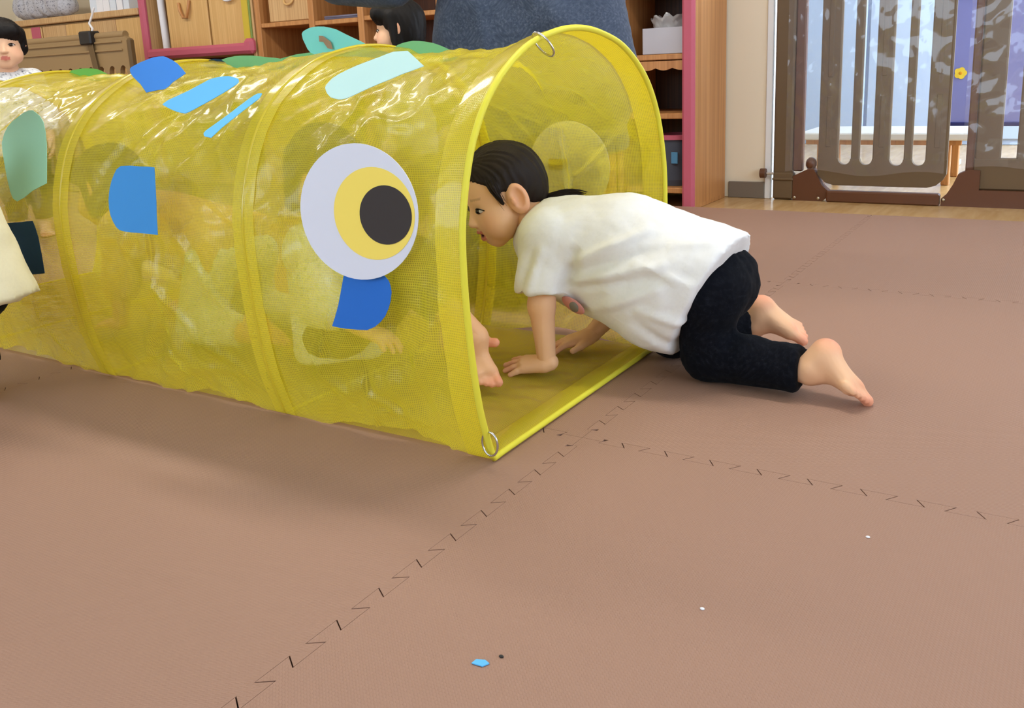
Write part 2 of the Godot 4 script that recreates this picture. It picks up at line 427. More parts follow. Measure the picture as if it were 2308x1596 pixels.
		if paint != null:
			var c := PackedColorArray()
			c.resize(v.size())
			for i in v.size():
				c[i] = paint.call(v[i])
			out.c = c
		return out

	func quad(ix: PackedInt32Array, id: PackedInt32Array, a: int, b: int, c: int, e: int, inside: bool) -> void:
		if id[a] < 0 or id[b] < 0 or id[c] < 0 or id[e] < 0:
			return
		if inside:
			ix.append_array([id[a], id[c], id[b], id[a], id[e], id[c]])
		else:
			ix.append_array([id[a], id[b], id[c], id[a], id[c], id[e]])

	func normals(v: PackedVector3Array, ix: PackedInt32Array) -> PackedVector3Array:
		var n := PackedVector3Array()
		n.resize(v.size())
		for i in range(0, ix.size(), 3):
			var a := ix[i]
			var b := ix[i + 1]
			var c := ix[i + 2]
			var g := (v[c] - v[a]).cross(v[b] - v[a])
			n[a] += g
			n[b] += g
			n[c] += g
		for i in n.size():
			n[i] = n[i].normalized()
		return n


# ---------------------------------------------------------------- helpers
func numbered(called: String) -> String:
	taken[called] = taken.get(called, -1) + 1
	return called if taken[called] == 0 else "%s_%03d" % [called, taken[called]]


func thing(called: String, label: String, category: String, at := Vector3.ZERO, group := "") -> Node3D:
	var t := Node3D.new()
	t.name = numbered(called)
	t.position = at
	t.set_meta("label", label)
	t.set_meta("category", category)
	if group:
		t.set_meta("group", group)
	add_child(t)
	return t


func part(parent: Node, called: String, mb, m: Material, label := "") -> MeshInstance3D:
	# one mesh; its points are in world coordinates and are moved to the parent's frame
	var o := MeshInstance3D.new()
	o.name = called
	o.mesh = mb.mesh() if mb is MB else mb
	o.material_override = null
	o.mesh.surface_set_material(0, m)
	if label:
		o.set_meta("label", label)
	parent.add_child(o, true)
	if mb is MB and parent != self and parent is Node3D:
		var p: Node = parent
		var at := Vector3.ZERO
		while p != self:
			at += p.position
			p = p.get_parent()
		o.position = -at
	return o


func structure(called: String, mb: MB, m: Material, label := "", category := "") -> MeshInstance3D:
	var o := part(self, called, mb, m)
	o.set_meta("kind", "structure")
	if label:
		o.set_meta("label", label)
	if category:
		o.set_meta("category", category)
	return o


func solo(called: String, mb: MB, m: Material, label: String, category: String, group := "") -> MeshInstance3D:
	var o := part(self, numbered(called), mb, m, label)
	o.set_meta("category", category)
	if group:
		o.set_meta("group", group)
	return o


func rgb(r: int, g: int, b: int, a := 1.0) -> Color:
	return Color(r / 255.0, g / 255.0, b / 255.0, a)


func mat(col: Color, rough := 0.6, spec := 0.5, metal := 0.0) -> StandardMaterial3D:
	var m := StandardMaterial3D.new()
	m.albedo_color = col
	m.roughness = rough
	m.metallic_specular = spec
	m.metallic = metal
	if col.a < 1.0:
		m.transparency = BaseMaterial3D.TRANSPARENCY_ALPHA
	return m


func picture(w: int, hh: int, f: Callable, alpha := false) -> ImageTexture:
	var im := Image.create(w, hh, false, Image.FORMAT_RGBA8 if alpha else Image.FORMAT_RGB8)
	for y in hh:
		for x in w:
			im.set_pixel(x, y, f.call(x, y))
	return ImageTexture.create_from_image(im)


func relief(w: int, hh: int, f: Callable, strength: float) -> ImageTexture:
	var im := Image.create(w, hh, false, Image.FORMAT_RGB8)
	for y in hh:
		for x in w:
			var g: float = f.call(x, y)
			im.set_pixel(x, y, Color(g, g, g))
	im.bump_map_to_normal_map(strength)
	return ImageTexture.create_from_image(im)


# ---------------------------------------------------------------- scene
func _ready() -> void:
	# camera
	var cam := Camera3D.new()
	cam.name = "camera"
	cam.near = 0.05
	cam.far = 60.0
	cam.projection = Camera3D.PROJECTION_FRUSTUM
	cam.size = 0.05 * 1596.0 / FOCAL
	cam.frustum_offset = Vector2(0.0, -0.05 * (798.0 - CENTRE_Y) / FOCAL)
	cam.position = Vector3(0, CAM_Y, 0)
	cam.basis = Basis(Vector3.UP, 0.5638) * Basis(Vector3.RIGHT, -0.2307) * Basis(Vector3.BACK, -0.0435)
	add_child(cam)
	cam.current = true
	# air and exposure
	var we := WorldEnvironment.new()
	we.name = "environment"
	var env := Environment.new()
	env.background_mode = Environment.BG_SKY
	var sky := Sky.new()
	var sm := ProceduralSkyMaterial.new()
	sm.sky_top_color = rgb(190, 205, 225)
	sm.sky_horizon_color = rgb(225, 230, 238)
	sm.ground_bottom_color = rgb(120, 118, 112)
	sm.ground_horizon_color = rgb(190, 190, 188)
	sky.sky_material = sm
	env.sky = sky
	env.tonemap_mode = Environment.TONE_MAPPER_LINEAR
	env.tonemap_exposure = 1.0
	env.sdfgi_enabled = true
	env.ssao_enabled = true
	env.ssil_enabled = true
	we.environment = env
	add_child(we)

	noise_a.seed = 7
	noise_a.frequency = 1.0
	noise_a.fractal_octaves = 3
	noise_b.seed = 21
	noise_b.frequency = 1.0
	noise_b.fractal_octaves = 2
	materials()
	room()
	lamps()
	mats()
	gate()
	far_room()
	shelves()
	pen()
	tunnel()
	people()
	crumbs()


func wood(base: Color, dark: Color, seed_: int, along := 0) -> ImageTexture:
	var nz := FastNoiseLite.new()
	nz.seed = seed_
	nz.frequency = 1.0
	nz.fractal_octaves = 4
	return picture(256, 256, func(x, y):
		var a: float = x / 256.0 * TAU
		var s: float = y / 256.0
		var q: float = nz.get_noise_3d(cos(a) * 2.2, sin(a) * 2.2, s * 0.9) * 0.9 + nz.get_noise_3d(cos(a) * 9.0, sin(a) * 9.0, s * 1.6) * 0.6
		return base.lerp(dark, clampf(0.45 + q, 0.0, 1.0)))


func wooden(base: Color, dark: Color, seed_: int, rough := 0.45, sc := Vector3(2, 1, 2)) -> StandardMaterial3D:
	var m := mat(Color.WHITE, rough, 0.5)
	m.albedo_texture = wood(base, dark, seed_)
	m.uv1_triplanar = true
	m.uv1_world_triplanar = true
	m.uv1_scale = sc
	return m


func materials() -> void:
	M.cream = mat(rgb(240, 230, 208), 0.85, 0.3)
	M.white = mat(rgb(236, 238, 240), 0.6, 0.4)
	M.cool_white = mat(rgb(222, 230, 242), 0.7, 0.3)
	M.ceiling = mat(rgb(238, 236, 230), 0.9, 0.2)
	M.grey_base = mat(rgb(122, 112, 100), 0.55, 0.4)
	M.floor = wooden(rgb(214, 178, 126), rgb(190, 150, 98), 3, 0.22, Vector3(0.7, 1, 2.2))
	M.oak = wooden(rgb(202, 144, 88), rgb(178, 120, 68), 5, 0.4, Vector3(2.6, 0.6, 2.6))
	M.pale_oak = wooden(rgb(216, 178, 126), rgb(194, 150, 100), 9, 0.45, Vector3(4, 0.8, 4))
	M.beech = wooden(rgb(226, 184, 122), rgb(208, 162, 98), 12, 0.4, Vector3(3, 0.9, 3))
	M.brown = wooden(rgb(84, 48, 26), rgb(58, 31, 16), 14, 0.5, Vector3(6, 0.8, 6))
	M.pink = mat(rgb(196, 96, 116), 0.5, 0.4)
	M.yellow_tape = mat(rgb(206, 180, 60), 0.45, 0.4)
	M.green_tape = mat(rgb(130, 150, 80), 0.45, 0.4)
	M.gate = mat(rgb(106, 86, 62), 0.45, 0.4)
	M.gate_dark = mat(rgb(96, 58, 36), 0.38, 0.5)
	M.pen = mat(rgb(150, 122, 82), 0.45, 0.5)
	M.pen_dark = mat(rgb(104, 82, 52), 0.5, 0.4)
	M.black = mat(rgb(26, 22, 22), 0.5, 0.5)
	M.steel = mat(rgb(205, 205, 208), 0.18, 0.5, 1.0)
	M.screw = mat(rgb(190, 180, 160), 0.3, 0.5, 1.0)
	M.bin = mat(rgb(208, 206, 216, 0.72), 0.3, 0.5)
	M.bag = mat(rgb(240, 240, 244, 0.4), 0.18, 0.6)
	M.paper_white = mat(rgb(238, 238, 244), 0.8, 0.3)
	M.slate = mat(rgb(72, 78, 92), 0.5, 0.4)
	M.film = mat(rgb(235, 238, 245, 0.06), 0.08, 0.55)
	M.lilac = mat(rgb(128, 132, 196), 0.6, 0.4)
	M.navy_edge = mat(rgb(40, 44, 104), 0.5, 0.4)
	M.flower = mat(rgb(236, 206, 72), 0.7, 0.3)
	M.flower_eye = mat(rgb(214, 150, 40), 0.7, 0.3)
	M.table = mat(rgb(240, 240, 240), 0.35, 0.5)
	M.alu = mat(rgb(190, 195, 202), 0.35, 0.5, 0.6)
	# foam mat: dusty rose with a fine diagonal rib
	var foam := mat(rgb(160, 124, 105), 0.62, 0.42)
	foam.albedo_texture = picture(256, 256, func(x, y):
		var a: float = x / 256.0 * TAU
		var b: float = y / 256.0 * TAU
		var q: float = noise_a.get_noise_3d(cos(a) * 1.2 + cos(b) * 1.2, sin(a) * 1.2, sin(b) * 1.2) * 0.5 + noise_b.get_noise_3d(cos(a) * 14, sin(a) * 14 + cos(b) * 14, sin(b) * 14) * 0.35
		return Color(0.965 + 0.03 * q, 0.965 + 0.035 * q, 0.965 + 0.03 * q))
	foam.uv1_triplanar = true
	foam.uv1_world_triplanar = true
	foam.uv1_scale = Vector3(1.1, 1.1, 1.1)
	M.foam_side = foam
	var top: StandardMaterial3D = foam.duplicate()
	top.uv1_triplanar = false
	top.uv1_world_triplanar = false
	top.uv1_scale = Vector3(28, 28, 28)
	top.albedo_texture = null
	top.normal_enabled = true
	top.normal_scale = 0.55
	top.normal_texture = relief(256, 256, func(x, y):
		var row := int(floor(y / 32.0))
		var fx: float = fposmod(x + (row % 2) * 16.0 + y * 0.5, 32.0) / 32.0
		var fy: float = fposmod(y, 32.0) / 32.0
		return clampf(pow(sin(PI * fx), 0.8) * 0.75 + 0.25 * sin(PI * fy), 0.0, 1.0), 6.0)
	M.foam = top
	# tunnel fabric: a net of yellow yarn laminated in clear film
	var cell := 16
	var weave := picture(256, 256, func(x, y):
		var fx: float = absf(fposmod(x, cell) - cell / 2.0) / (cell / 2.0)
		var fy: float = absf(fposmod(y, cell) - cell / 2.0) / (cell / 2.0)
		var q: float = smoothstep(0.45, 0.8, maxf(fx, fy))
		return Color(0.93, 0.89, 0.32, 0.46).lerp(Color(0.96, 0.91, 0.28, 0.74), q), true)
	var weave_n := relief(256, 256, func(x, y):
		var fx: float = absf(fposmod(x, cell) - cell / 2.0) / (cell / 2.0)
		var fy: float = absf(fposmod(y, cell) - cell / 2.0) / (cell / 2.0)
		return clampf((maxf(fx, fy) - 0.35) * 1.5, 0.0, 1.0) * 0.5, 4.0)
	var f := mat(Color.WHITE, 0.2, 0.62)
	f.albedo_texture = weave
	f.transparency = BaseMaterial3D.TRANSPARENCY_ALPHA
	f.normal_enabled = true
	f.normal_texture = weave_n
	f.normal_scale = 0.5
	f.backlight_enabled = true
	f.backlight = Color(1.0, 0.98, 0.55)
	f.cull_mode = BaseMaterial3D.CULL_DISABLED
	f.clearcoat_enabled = true
	f.clearcoat = 0.9
	f.clearcoat_roughness = 0.12
	M.fabric = f
	var g: StandardMaterial3D = f.duplicate()
	g.albedo_texture = picture(256, 256, func(x, y):
		var fx: float = absf(fposmod(x, cell) - cell / 2.0) / (cell / 2.0)
		var fy: float = absf(fposmod(y, cell) - cell / 2.0) / (cell / 2.0)
		return Color(0.93, 0.89, 0.28, 0.7).lerp(Color(0.96, 0.91, 0.28, 0.95), smoothstep(0.4, 0.8, maxf(fx, fy))), true)
	M.fabric_double = g
	M.cord = mat(rgb(238, 228, 70), 0.5, 0.4)
	M.cord.backlight_enabled = true
	M.cord.backlight = Color(0.5, 0.48, 0.15)
	for k in [["pale_cyan", 190, 226, 222], ["blue", 74, 146, 236], ["light_blue", 100, 186, 244], ["mid_blue", 66, 146, 214], ["pale_green", 160, 212, 182], ["navy", 22, 58, 84], ["deep_blue", 44, 112, 204], ["teal", 126, 214, 204], ["fin_green", 124, 190, 130], ["fin_grass", 112, 186, 84], ["eye_white", 226, 228, 240], ["iris", 248, 222, 104], ["pupil", 62, 56, 54]]:
		var p := mat(rgb(k[1], k[2], k[3]), 0.75, 0.35)
		p.backlight_enabled = true
		p.backlight = Color(0.12, 0.12, 0.12)
		if k[0] == "eye_white":
			p.backlight = Color(0.45, 0.45, 0.45)
		M[k[0]] = p
	M.tape = mat(rgb(150, 122, 92), 0.45, 0.4)
	# people
	M.skin = mat(Color.WHITE, 0.52, 0.4)
	M.skin.vertex_color_use_as_albedo = true
	M.hair = mat(rgb(30, 20, 15), 0.62, 0.35)
	M.hair_black = mat(rgb(18, 14, 13), 0.62, 0.35)
	M.eye = mat(rgb(214, 206, 200), 0.15, 0.5)
	M.iris_dark = mat(rgb(30, 18, 14), 0.08, 0.5)
	M.lash = mat(rgb(26, 18, 16), 0.6, 0.3)
	M.shirt_white = cloth(rgb(236, 235, 234), 0.04)
	M.shirt_cream = cloth(rgb(238, 230, 200), 0.05)
	M.navy_cloth = cloth(rgb(11, 13, 20), 0.15, Color(0, 0, 0, 0), 0.04)
	M.black_cloth = cloth(rgb(12, 12, 14), 0.15, Color(0, 0, 0, 0), 0.04)
	M.olive_cloth = cloth(rgb(34, 36, 30), 0.15, Color(0, 0, 0, 0), 0.05)
	M.denim = cloth(rgb(68, 78, 98), 0.3)
	M.denim_dark = cloth(rgb(40, 44, 52), 0.2)
	M.dotted = cloth(rgb(238, 238, 238), 0.03, rgb(96, 100, 110))
	M.leafy = cloth(rgb(226, 232, 206), 0.03, rgb(150, 178, 140))
	M.peach_cloth = cloth(rgb(232, 186, 128), 0.06)
	M.grey_cloth = cloth(rgb(186, 186, 194), 0.1)
	M.grey_spots = cloth(rgb(196, 196, 204), 0.05, rgb(104, 104, 118))
	M.print_pink = mat(rgb(206, 142, 134), 0.8, 0.2)
	M.print_grey = mat(rgb(130, 124, 116), 0.8, 0.2)


func cloth(base: Color, spread: float, spots := Color(0, 0, 0, 0), fuzz := 0.2) -> StandardMaterial3D:
	var m := mat(Color.WHITE, 0.9, 0.2)
	var w := FastNoiseLite.new()
	w.noise_type = FastNoiseLite.TYPE_CELLULAR
	w.seed = 5
	w.frequency = 1.0
	w.cellular_return_type = FastNoiseLite.RETURN_DISTANCE
	m.albedo_texture = picture(256, 256, func(x, y):
		var a: float = x / 256.0 * TAU
		var b: float = y / 256.0 * TAU
		var q: float = noise_b.get_noise_3d(cos(a) * 24 + cos(b) * 3, sin(a) * 24 + sin(b) * 3, cos(b) * 24) * 0.6 + noise_a.get_noise_3d(cos(a) * 3, sin(a) * 3 + cos(b) * 3, sin(b) * 3) * 0.7
		var col := base.lightened(maxf(q, 0.0) * spread) if q > 0 else base.darkened(-q * spread)
		if spots.a > 0.0:
			var s: float = w.get_noise_3d(cos(a) * 1.9 + 3.0, sin(a) * 1.9 + cos(b) * 1.9, sin(b) * 1.9)
			if s < -0.62:
				col = spots
		return col)
	m.uv1_triplanar = true
	m.uv1_scale = Vector3(6, 6, 6)
	m.rim_enabled = true
	m.rim = fuzz
	m.rim_tint = 0.6
	return m


# ---------------------------------------------------------------- room shell
func room() -> void:
	structure("floor", MB.new().box(Vector3(-2.3, -0.12, -2.4), Vector3(9.6, 0.2, 10.6), 0.001), M.floor, "light wooden floor running under the mats to the gate", "floor")
	structure("ceiling", MB.new().box(Vector3(-2.3, 2.6, -2.4), Vector3(9.6, 0.2, 10.6), 0.001), M.ceiling, "white ceiling over the room", "ceiling")
	# the back wall: behind the shelves, a cream pier, then the wide doorway with the gate
	structure("wall_back", MB.new().box(Vector3(-4.165, 1.24, -4.3), Vector3(5.83, 2.52, 0.2), 0.004), M.cream, "cream wall ending in a pier beside the gate", "wall")
	structure("wall_back_beyond", MB.new().box(Vector3(1.7, 1.24, -4.3), Vector3(1.6, 2.52, 0.2), 0.004), M.cream, "cream wall on the far side of the doorway", "wall")
	structure("wall_back_lintel", MB.new().box(Vector3(-0.175, 2.3, -4.3), Vector3(2.15, 0.4, 0.2), 0.004), M.cream, "cream wall strip above the doorway", "wall")
	structure("baseboard_back", MB.new().box(Vector3(-1.335, 0.018, -4.193), Vector3(0.17, 0.076, 0.012), 0.003), M.grey_base, "grey skirting along the cream pier", "skirting")
	structure("wall_left", MB.new().box(Vector3(-7.08, 1.24, -2.4), Vector3(0.1, 2.52, 10.6), 0.001), M.cream, "cream left wall", "wall")
	structure("wall_front", MB.new().box(Vector3(-2.3, 1.24, 2.85), Vector3(9.5, 2.52, 0.1), 0.001), M.cream, "cream wall behind the photographer", "wall")
	# the right wall has a band of windows
	structure("wall_right", MB.new().box(Vector3(2.46, 0.34, -2.4), Vector3(0.1, 0.72, 10.5), 0.001).box(Vector3(2.46, 2.35, -2.4), Vector3(0.1, 0.3, 10.5), 0.001).box(Vector3(2.46, 1.45, 1.9), Vector3(0.1, 1.5, 1.9), 0.001).box(Vector3(2.46, 1.45, -4.0), Vector3(0.1, 1.5, 1.0), 0.001), M.cream, "cream right wall with window openings", "wall")
	# door casing and aluminium track at the pier
	structure("trim_1", MB.new().box(Vector3(-1.236, 1.03, -4.3), Vector3(0.028, 2.1, 0.22), 0.003), M.white, "white door casing on the edge of the pier", "door casing")
	structure("trim_2", MB.new().box(Vector3(0.886, 1.03, -4.3), Vector3(0.028, 2.1, 0.22), 0.003), M.white, "white door casing on the far side of the doorway", "door casing")
	var dr := MB.new()
	for x in [-1.216, -1.204, -1.188]:
		dr.box(Vector3(x, 1.03, -4.36), Vector3(0.006, 2.0, 0.03), 0.001)
	dr.box(Vector3(-1.202, 0.1, -4.375), Vector3(0.034, 0.1, 0.012), 0.002)
	structure("trim_3", dr, M.alu, "thin aluminium sliding door rails beside the casing", "door rail")


func lamps() -> void:
	var glow := mat(rgb(255, 250, 240), 0.6, 0.3)
	glow.emission_enabled = true
	glow.emission = Color(1.0, 0.98, 0.94)
	glow.emission_energy_multiplier = 3.0
	var spots := [Vector3(-0.7, 2.44, -1.95), Vector3(-2.9, 2.44, -1.95), Vector3(-5.1, 2.44, -1.95)]
	for p in spots:
		var t := thing("ceiling_lamp", "long white ceiling lamp above the mats", "lamp", p, "ceiling lamps")
		part(t, "housing", MB.new().box(p + Vector3(0, 0.028, 0), Vector3(1.26, 0.055, 0.26), 0.006), M.white)
		part(t, "diffuser", MB.new().box(p + Vector3(0, -0.012, 0), Vector3(1.22, 0.03, 0.22), 0.008), glow)
		var l := AreaLight3D.new()
		l.name = "lamp_light"
		l.area_size = Vector2(1.2, 0.2)
		l.light_energy = 2.4
		l.light_color = Color(1.0, 0.98, 0.94)
		l.area_range = 20.0
		l.area_attenuation = 2.0
		l.shadow_enabled = true
		l.basis = Basis(Vector3.RIGHT, -PI / 2)
		l.position = Vector3(0, -0.032, 0)
		t.add_child(l)
	# frosted windows lit by the day: one band to the right of the mats, one in the room behind the gate
	var pane := mat(rgb(240, 246, 255), 0.6, 0.3)
	pane.emission_enabled = true
	pane.emission = Color(0.82, 0.91, 1.0)
	pane.emission_energy_multiplier = 2.2
	var k := 1
	for w in [[Vector3(2.44, 1.42, -1.3), Vector2(4.4, 1.4), PI / 2, 4.0], [Vector3(2.44, 1.42, -6.0), Vector2(2.4, 1.5), PI / 2, 26.0], [Vector3(-2.6, 1.45, 2.79), Vector2(5.2, 1.5), 0.0, 5.6]]:
		var fr := MB.new()
		var s: Vector2 = w[1]
		var c: Vector3 = w[0]
		var turn := Basis(Vector3.UP, w[2])
		for q in [-0.5, 0.0, 0.5]:
			fr.box(c + turn * Vector3(q * s.x, 0, 0), Vector3(0.05, s.y + 0.06, 0.05), 0.004, turn)
		for q in [-0.5, 0.5]:
			fr.box(c + Vector3(0, q * s.y, 0), Vector3(s.x, 0.05, 0.05), 0.004, turn)
		var win := structure("window_%d" % k, fr, M.white, ["frosted window band in the right wall", "frosted window in the room behind the gate", "frosted window band in the wall behind the photographer"][k - 1], "window")
		for q in [-0.25, 0.25]:
			part(win, "pane", MB.new().box(c + turn * Vector3(q * s.x, 0, 0.01), Vector3(s.x * 0.5 - 0.05, s.y - 0.04, 0.012), 0.001, turn), pane)
		var l := AreaLight3D.new()
		l.name = "daylight"
		l.area_size = s
		l.light_energy = w[3]
		l.light_color = Color(0.84, 0.92, 1.0)
		l.area_range = 20.0
		l.area_attenuation = 2.0
		l.shadow_enabled = true
		l.basis = turn
		l.position = c + turn * Vector3(0, 0, -0.04)
		win.add_child(l)
		k += 1


# ---------------------------------------------------------------- foam mats
func mats() -> void:
	var T := 1.2255
	var n := 16
	var pitch := T / n
	var x0 := -0.692
	var z0 := -1.298
	var depth := 0.009
	var gap := 0.0003
	var slot := 0.0012
	var splay := 0.0062
	# edge(i, j) between tiles: +1 or -1 phase of the teeth, shared by both tiles
	for j in range(-2, 2):
		for i in range(-5, 2):
			var lo := Vector2(x0 + i * T, z0 + j * T)
			if (j > 0 and (i < -2 or i > 0)) or lo.y + T > 2.7 or lo.x < -7.0 or lo.x + T > 2.4:
				continue
			if lo.y < -3.9:
				continue
			var rear := j == -2
			var pts := PackedVector2Array()
			for side in 4:
				# walk the outline: rear edge, right edge, front edge, left edge
				var a: Vector2 = [lo, lo + Vector2(T, 0), lo + Vector2(T, T), lo + Vector2(0, T)][side]
				var d: Vector2 = [Vector2(1, 0), Vector2(0, 1), Vector2(-1, 0), Vector2(0, -1)][side]
				var inward := Vector2(-d.y, d.x)
				if side == 0 and rear:
					pts.append(a + inward * gap + d * depth)
					pts.append(a + inward * gap + d * (T - depth))
					continue
				# dovetail teeth: this tile's tooth where (k + flip) is even
				var flip: int = [0, 1, 1, 0][side]
				for k in 2 * n:
					var kk := k if side < 2 else 2 * n - 1 - k
					var s0 := pitch * 0.5 * k
					var s1 := pitch * 0.5 * (k + 1)
					if k == 0:
						pts.append(a + (inward + d) * gap)
						pts.append(a + d * (s1 - slot) + inward * gap)
						pts.append(a + d * (s1 - slot) + inward * (depth + gap))
					elif k == 2 * n - 1:
						pts.append(a + d * (s0 + slot) + inward * (depth + gap))
						pts.append(a + d * (s0 + slot) + inward * gap)
					elif (kk + flip) % 2 == 0:
						pts.append(a + d * (s0 + splay + slot) + inward * (depth + gap))
						pts.append(a + d * (s0 - splay + slot) - inward * (depth - gap))
						pts.append(a + d * (s1 + splay - slot) - inward * (depth - gap))
						pts.append(a + d * (s1 - splay - slot) + inward * (depth + gap))
			var m := MB.new()
			# the slab lies in the xz plane: polygon x, y -> x, z
			var poly := PackedVector2Array()
			for p in pts:
				poly.append(Vector2(p.x, -p.y))
			m.prism(poly, 0.0195, Transform3D(Basis(Vector3.RIGHT, Vector3(0, 0, -1), Vector3.UP), Vector3(0, -0.0195, 0)))
			m.textured = true
			# ribs run another way on every other tile
			if (i + j) % 2 != 0:
				for q in m.uv.size():
					m.uv[q] = Vector2(-m.uv[q].y, m.uv[q].x)
			var told := {Vector2i(0, 0): "dusty rose foam mat tile with the blue paper scrap on it", Vector2i(-1, 0): "dusty rose foam mat tile beside the paper-eye wall of the tunnel", Vector2i(0, -1): "dusty rose foam mat tile under the crawling child's bare feet", Vector2i(-1, -1): "dusty rose foam mat tile under the tunnel mouth and crawling child's hands", Vector2i(0, -2): "dusty rose foam mat tile meeting the wooden floor at the gate", Vector2i(-1, -2): "dusty rose foam mat tile in front of the pink-edged tall shelf", Vector2i(-2, 0): "dusty rose foam mat tile under the squatting child in cream"}
			solo("foam_mat_tile", m, M.foam, told.get(Vector2i(i, j), "dusty rose foam mat tile away from tunnel mouth, gate and paper scrap"), "floor mat", "foam mat tiles")


# ---------------------------------------------------------------- gate and the room behind
func gate() -> void:
	var z := -4.2
	var g := thing("safety_gate", "brown plastic safety gate wrapped in clear film, hinged door half", "gate", Vector3(-0.8, -0.02, z))
	# fixed post on the pier side
	part(g, "post", MB.new().box(Vector3(-1.165, 0.5, z), Vector3(0.085, 1.04, 0.045), 0.008), M.gate)
	part(g, "post_edge", MB.new().box(Vector3(-1.1, 0.56, z - 0.004), Vector3(0.044, 0.9, 0.036), 0.006), M.gate_dark)
	part(g, "post_foot", MB.new().box(Vector3(-1.16, 0.045, z + 0.006), Vector3(0.09, 0.12, 0.05), 0.006).box(Vector3(-1.16, 0.075, z + 0.012), Vector3(0.094, 0.012, 0.052), 0.004), M.gate)
	# dark base: corner brackets that sweep up on both sides and the floor bar
	var br := PackedVector2Array()
	for p in [[-1.115, -0.02], [-0.985, -0.02], [-0.945, 0.015], [-0.985, 0.05], [-1.015, 0.105], [-1.03, 0.135], [-1.055, 0.12], [-1.115, 0.09]]:
		br.append(Vector2(p[0], p[1]))
	part(g, "bracket", MB.new().prism(br, 0.05, Transform3D(Basis(), Vector3(0, 0, z - 0.02))), M.gate_dark)
	part(g, "latch_knob", MB.new().ball(Vector3(-1.04, 0.145, z + 0.01), Vector3(0.024, 0.03, 0.03), 14), M.gate_dark)
	part(g, "floor_bar", MB.new().box(Vector3(-0.735, 0.005, z + 0.02), Vector3(0.46, 0.05, 0.05), 0.006), M.gate_dark)
	for x in [-1.105, -1.0]:
		part(g, "screw", MB.new().ball(Vector3(x, -0.006, z + 0.033), Vector3(0.007, 0.007, 0.004), 10), M.screw)
	# wall bolt
	part(g, "wall_bolt", MB.new().tube([Vector3(-1.236, 0.1, z + 0.03), Vector3(-1.2, 0.1, z + 0.03)], 0.006, 8), M.steel)
	part(g, "bolt_pad", MB.new().tube([Vector3(-1.262, 0.1, z + 0.03), Vector3(-1.238, 0.1, z + 0.03)], 0.022, 14), M.gate_dark)
	# door leaf: stiles, slats, bottom and top rails
	var wide := [[-1.012, -0.926], [-0.783, -0.714], [-0.572, -0.487]]
	var thin := [[-0.873, -0.836], [-0.658, -0.624]]
	for s in wide:
		var cx: float = (s[0] + s[1]) / 2
		var w: float = s[1] - s[0]
		var sl := part(g, "slat", MB.new().box(Vector3(cx, 0.56, z), Vector3(w, 0.86, 0.026), 0.006), M.gate)
		part(sl, "groove", MB.new().box(Vector3(cx, 0.33, z + 0.013), Vector3(0.022, 0.22, 0.006), 0.003).box(Vector3(cx, 0.72, z + 0.013), Vector3(0.022, 0.4, 0.006), 0.003), M.gate)
	for s in thin:
		part(g, "slat", MB.new().box(Vector3((s[0] + s[1]) / 2, 0.56, z), Vector3(s[1] - s[0], 0.86, 0.02), 0.006), M.gate)
	var rail := PackedVector2Array()
	for p in [[-1.012, 0.17], [-1.012, 0.1], [-1.0, 0.085], [-0.975, 0.062], [-0.94, 0.052], [-0.56, 0.052], [-0.525, 0.062], [-0.5, 0.085], [-0.487, 0.11], [-0.487, 0.17]]:
		rail.append(Vector2(p[0], p[1]))
	# slots end in round bottoms
	var outline := PackedVector2Array()
	for p in rail.slice(0, rail.size() - 1):
		outline.append(p)
	outline.append(Vector2(-0.487, 0.17))
	for s in [[-0.572, -0.624], [-0.658, -0.714], [-0.783, -0.836], [-0.873, -0.926]]:
		var r: float = absf(s[0] - s[1]) / 2
		var cx: float = (s[0] + s[1]) / 2
		for a in 9:
			var th := PI * a / 8.0
			outline.append(Vector2(cx + cos(th) * r, 0.17 - sin(th) * r))
	part(g, "bottom_rail", MB.new().prism(outline, 0.028, Transform3D(Basis(), Vector3(0, 0, z - 0.014))), M.gate)
	part(g, "top_rail", MB.new().box(Vector3(-0.75, 1.02, z), Vector3(0.53, 0.07, 0.03), 0.006), M.gate)
	# clear film stretched over the leaf
	var film := MB.new()
	film.sheet(60, 80, func(u, v):
		var x := lerpf(-1.15, -0.495, u)
		var y := lerpf(0.11 + 0.012 * sin(u * 9.0), 1.0, v)
		var q: float = noise_a.get_noise_3d(x * 4.0 + y * 2.5, y * 4.0 - x * 3.0, 3.0) * 0.006 + maxf(0.0, 1.0 - absf(noise_b.get_noise_3d(x * 7 + y * 5, y * 2.0 - x * 4, 8.0)) * 5.0) * 0.0022
		return Vector3(x + q * 0.3, y, z + 0.034 + q), Vector2.ONE)
	part(g, "clear_film", film, M.film, "crinkled clear plastic film")
	# the fixed panel to the right
	var f := thing("fixed_safety_gate", "fixed brown gate panel in crinkled clear film beside the gate door", "gate", Vector3(0.2, -0.02, z))
	part(f, "post", MB.new().box(Vector3(-0.402, 0.52, z), Vector3(0.03, 0.96, 0.04), 0.006), M.gate_dark)
	var br2 := PackedVector2Array()
	for p in [[-0.5, -0.02], [0.86, -0.02], [0.86, 0.05], [-0.36, 0.05], [-0.36, 0.13], [-0.4, 0.135], [-0.44, 0.115], [-0.458, 0.07], [-0.48, 0.03], [-0.5, 0.01]]:
		br2.append(Vector2(p[0], p[1]))
	part(f, "base_frame", MB.new().prism(br2, 0.05, Transform3D(Basis(), Vector3(0, 0, z - 0.02))), M.gate_dark)
	part(f, "screw", MB.new().ball(Vector3(-0.49, 0.006, z + 0.032), Vector3(0.007, 0.007, 0.004), 10), M.screw)
	var x := -0.386
	var k := 0
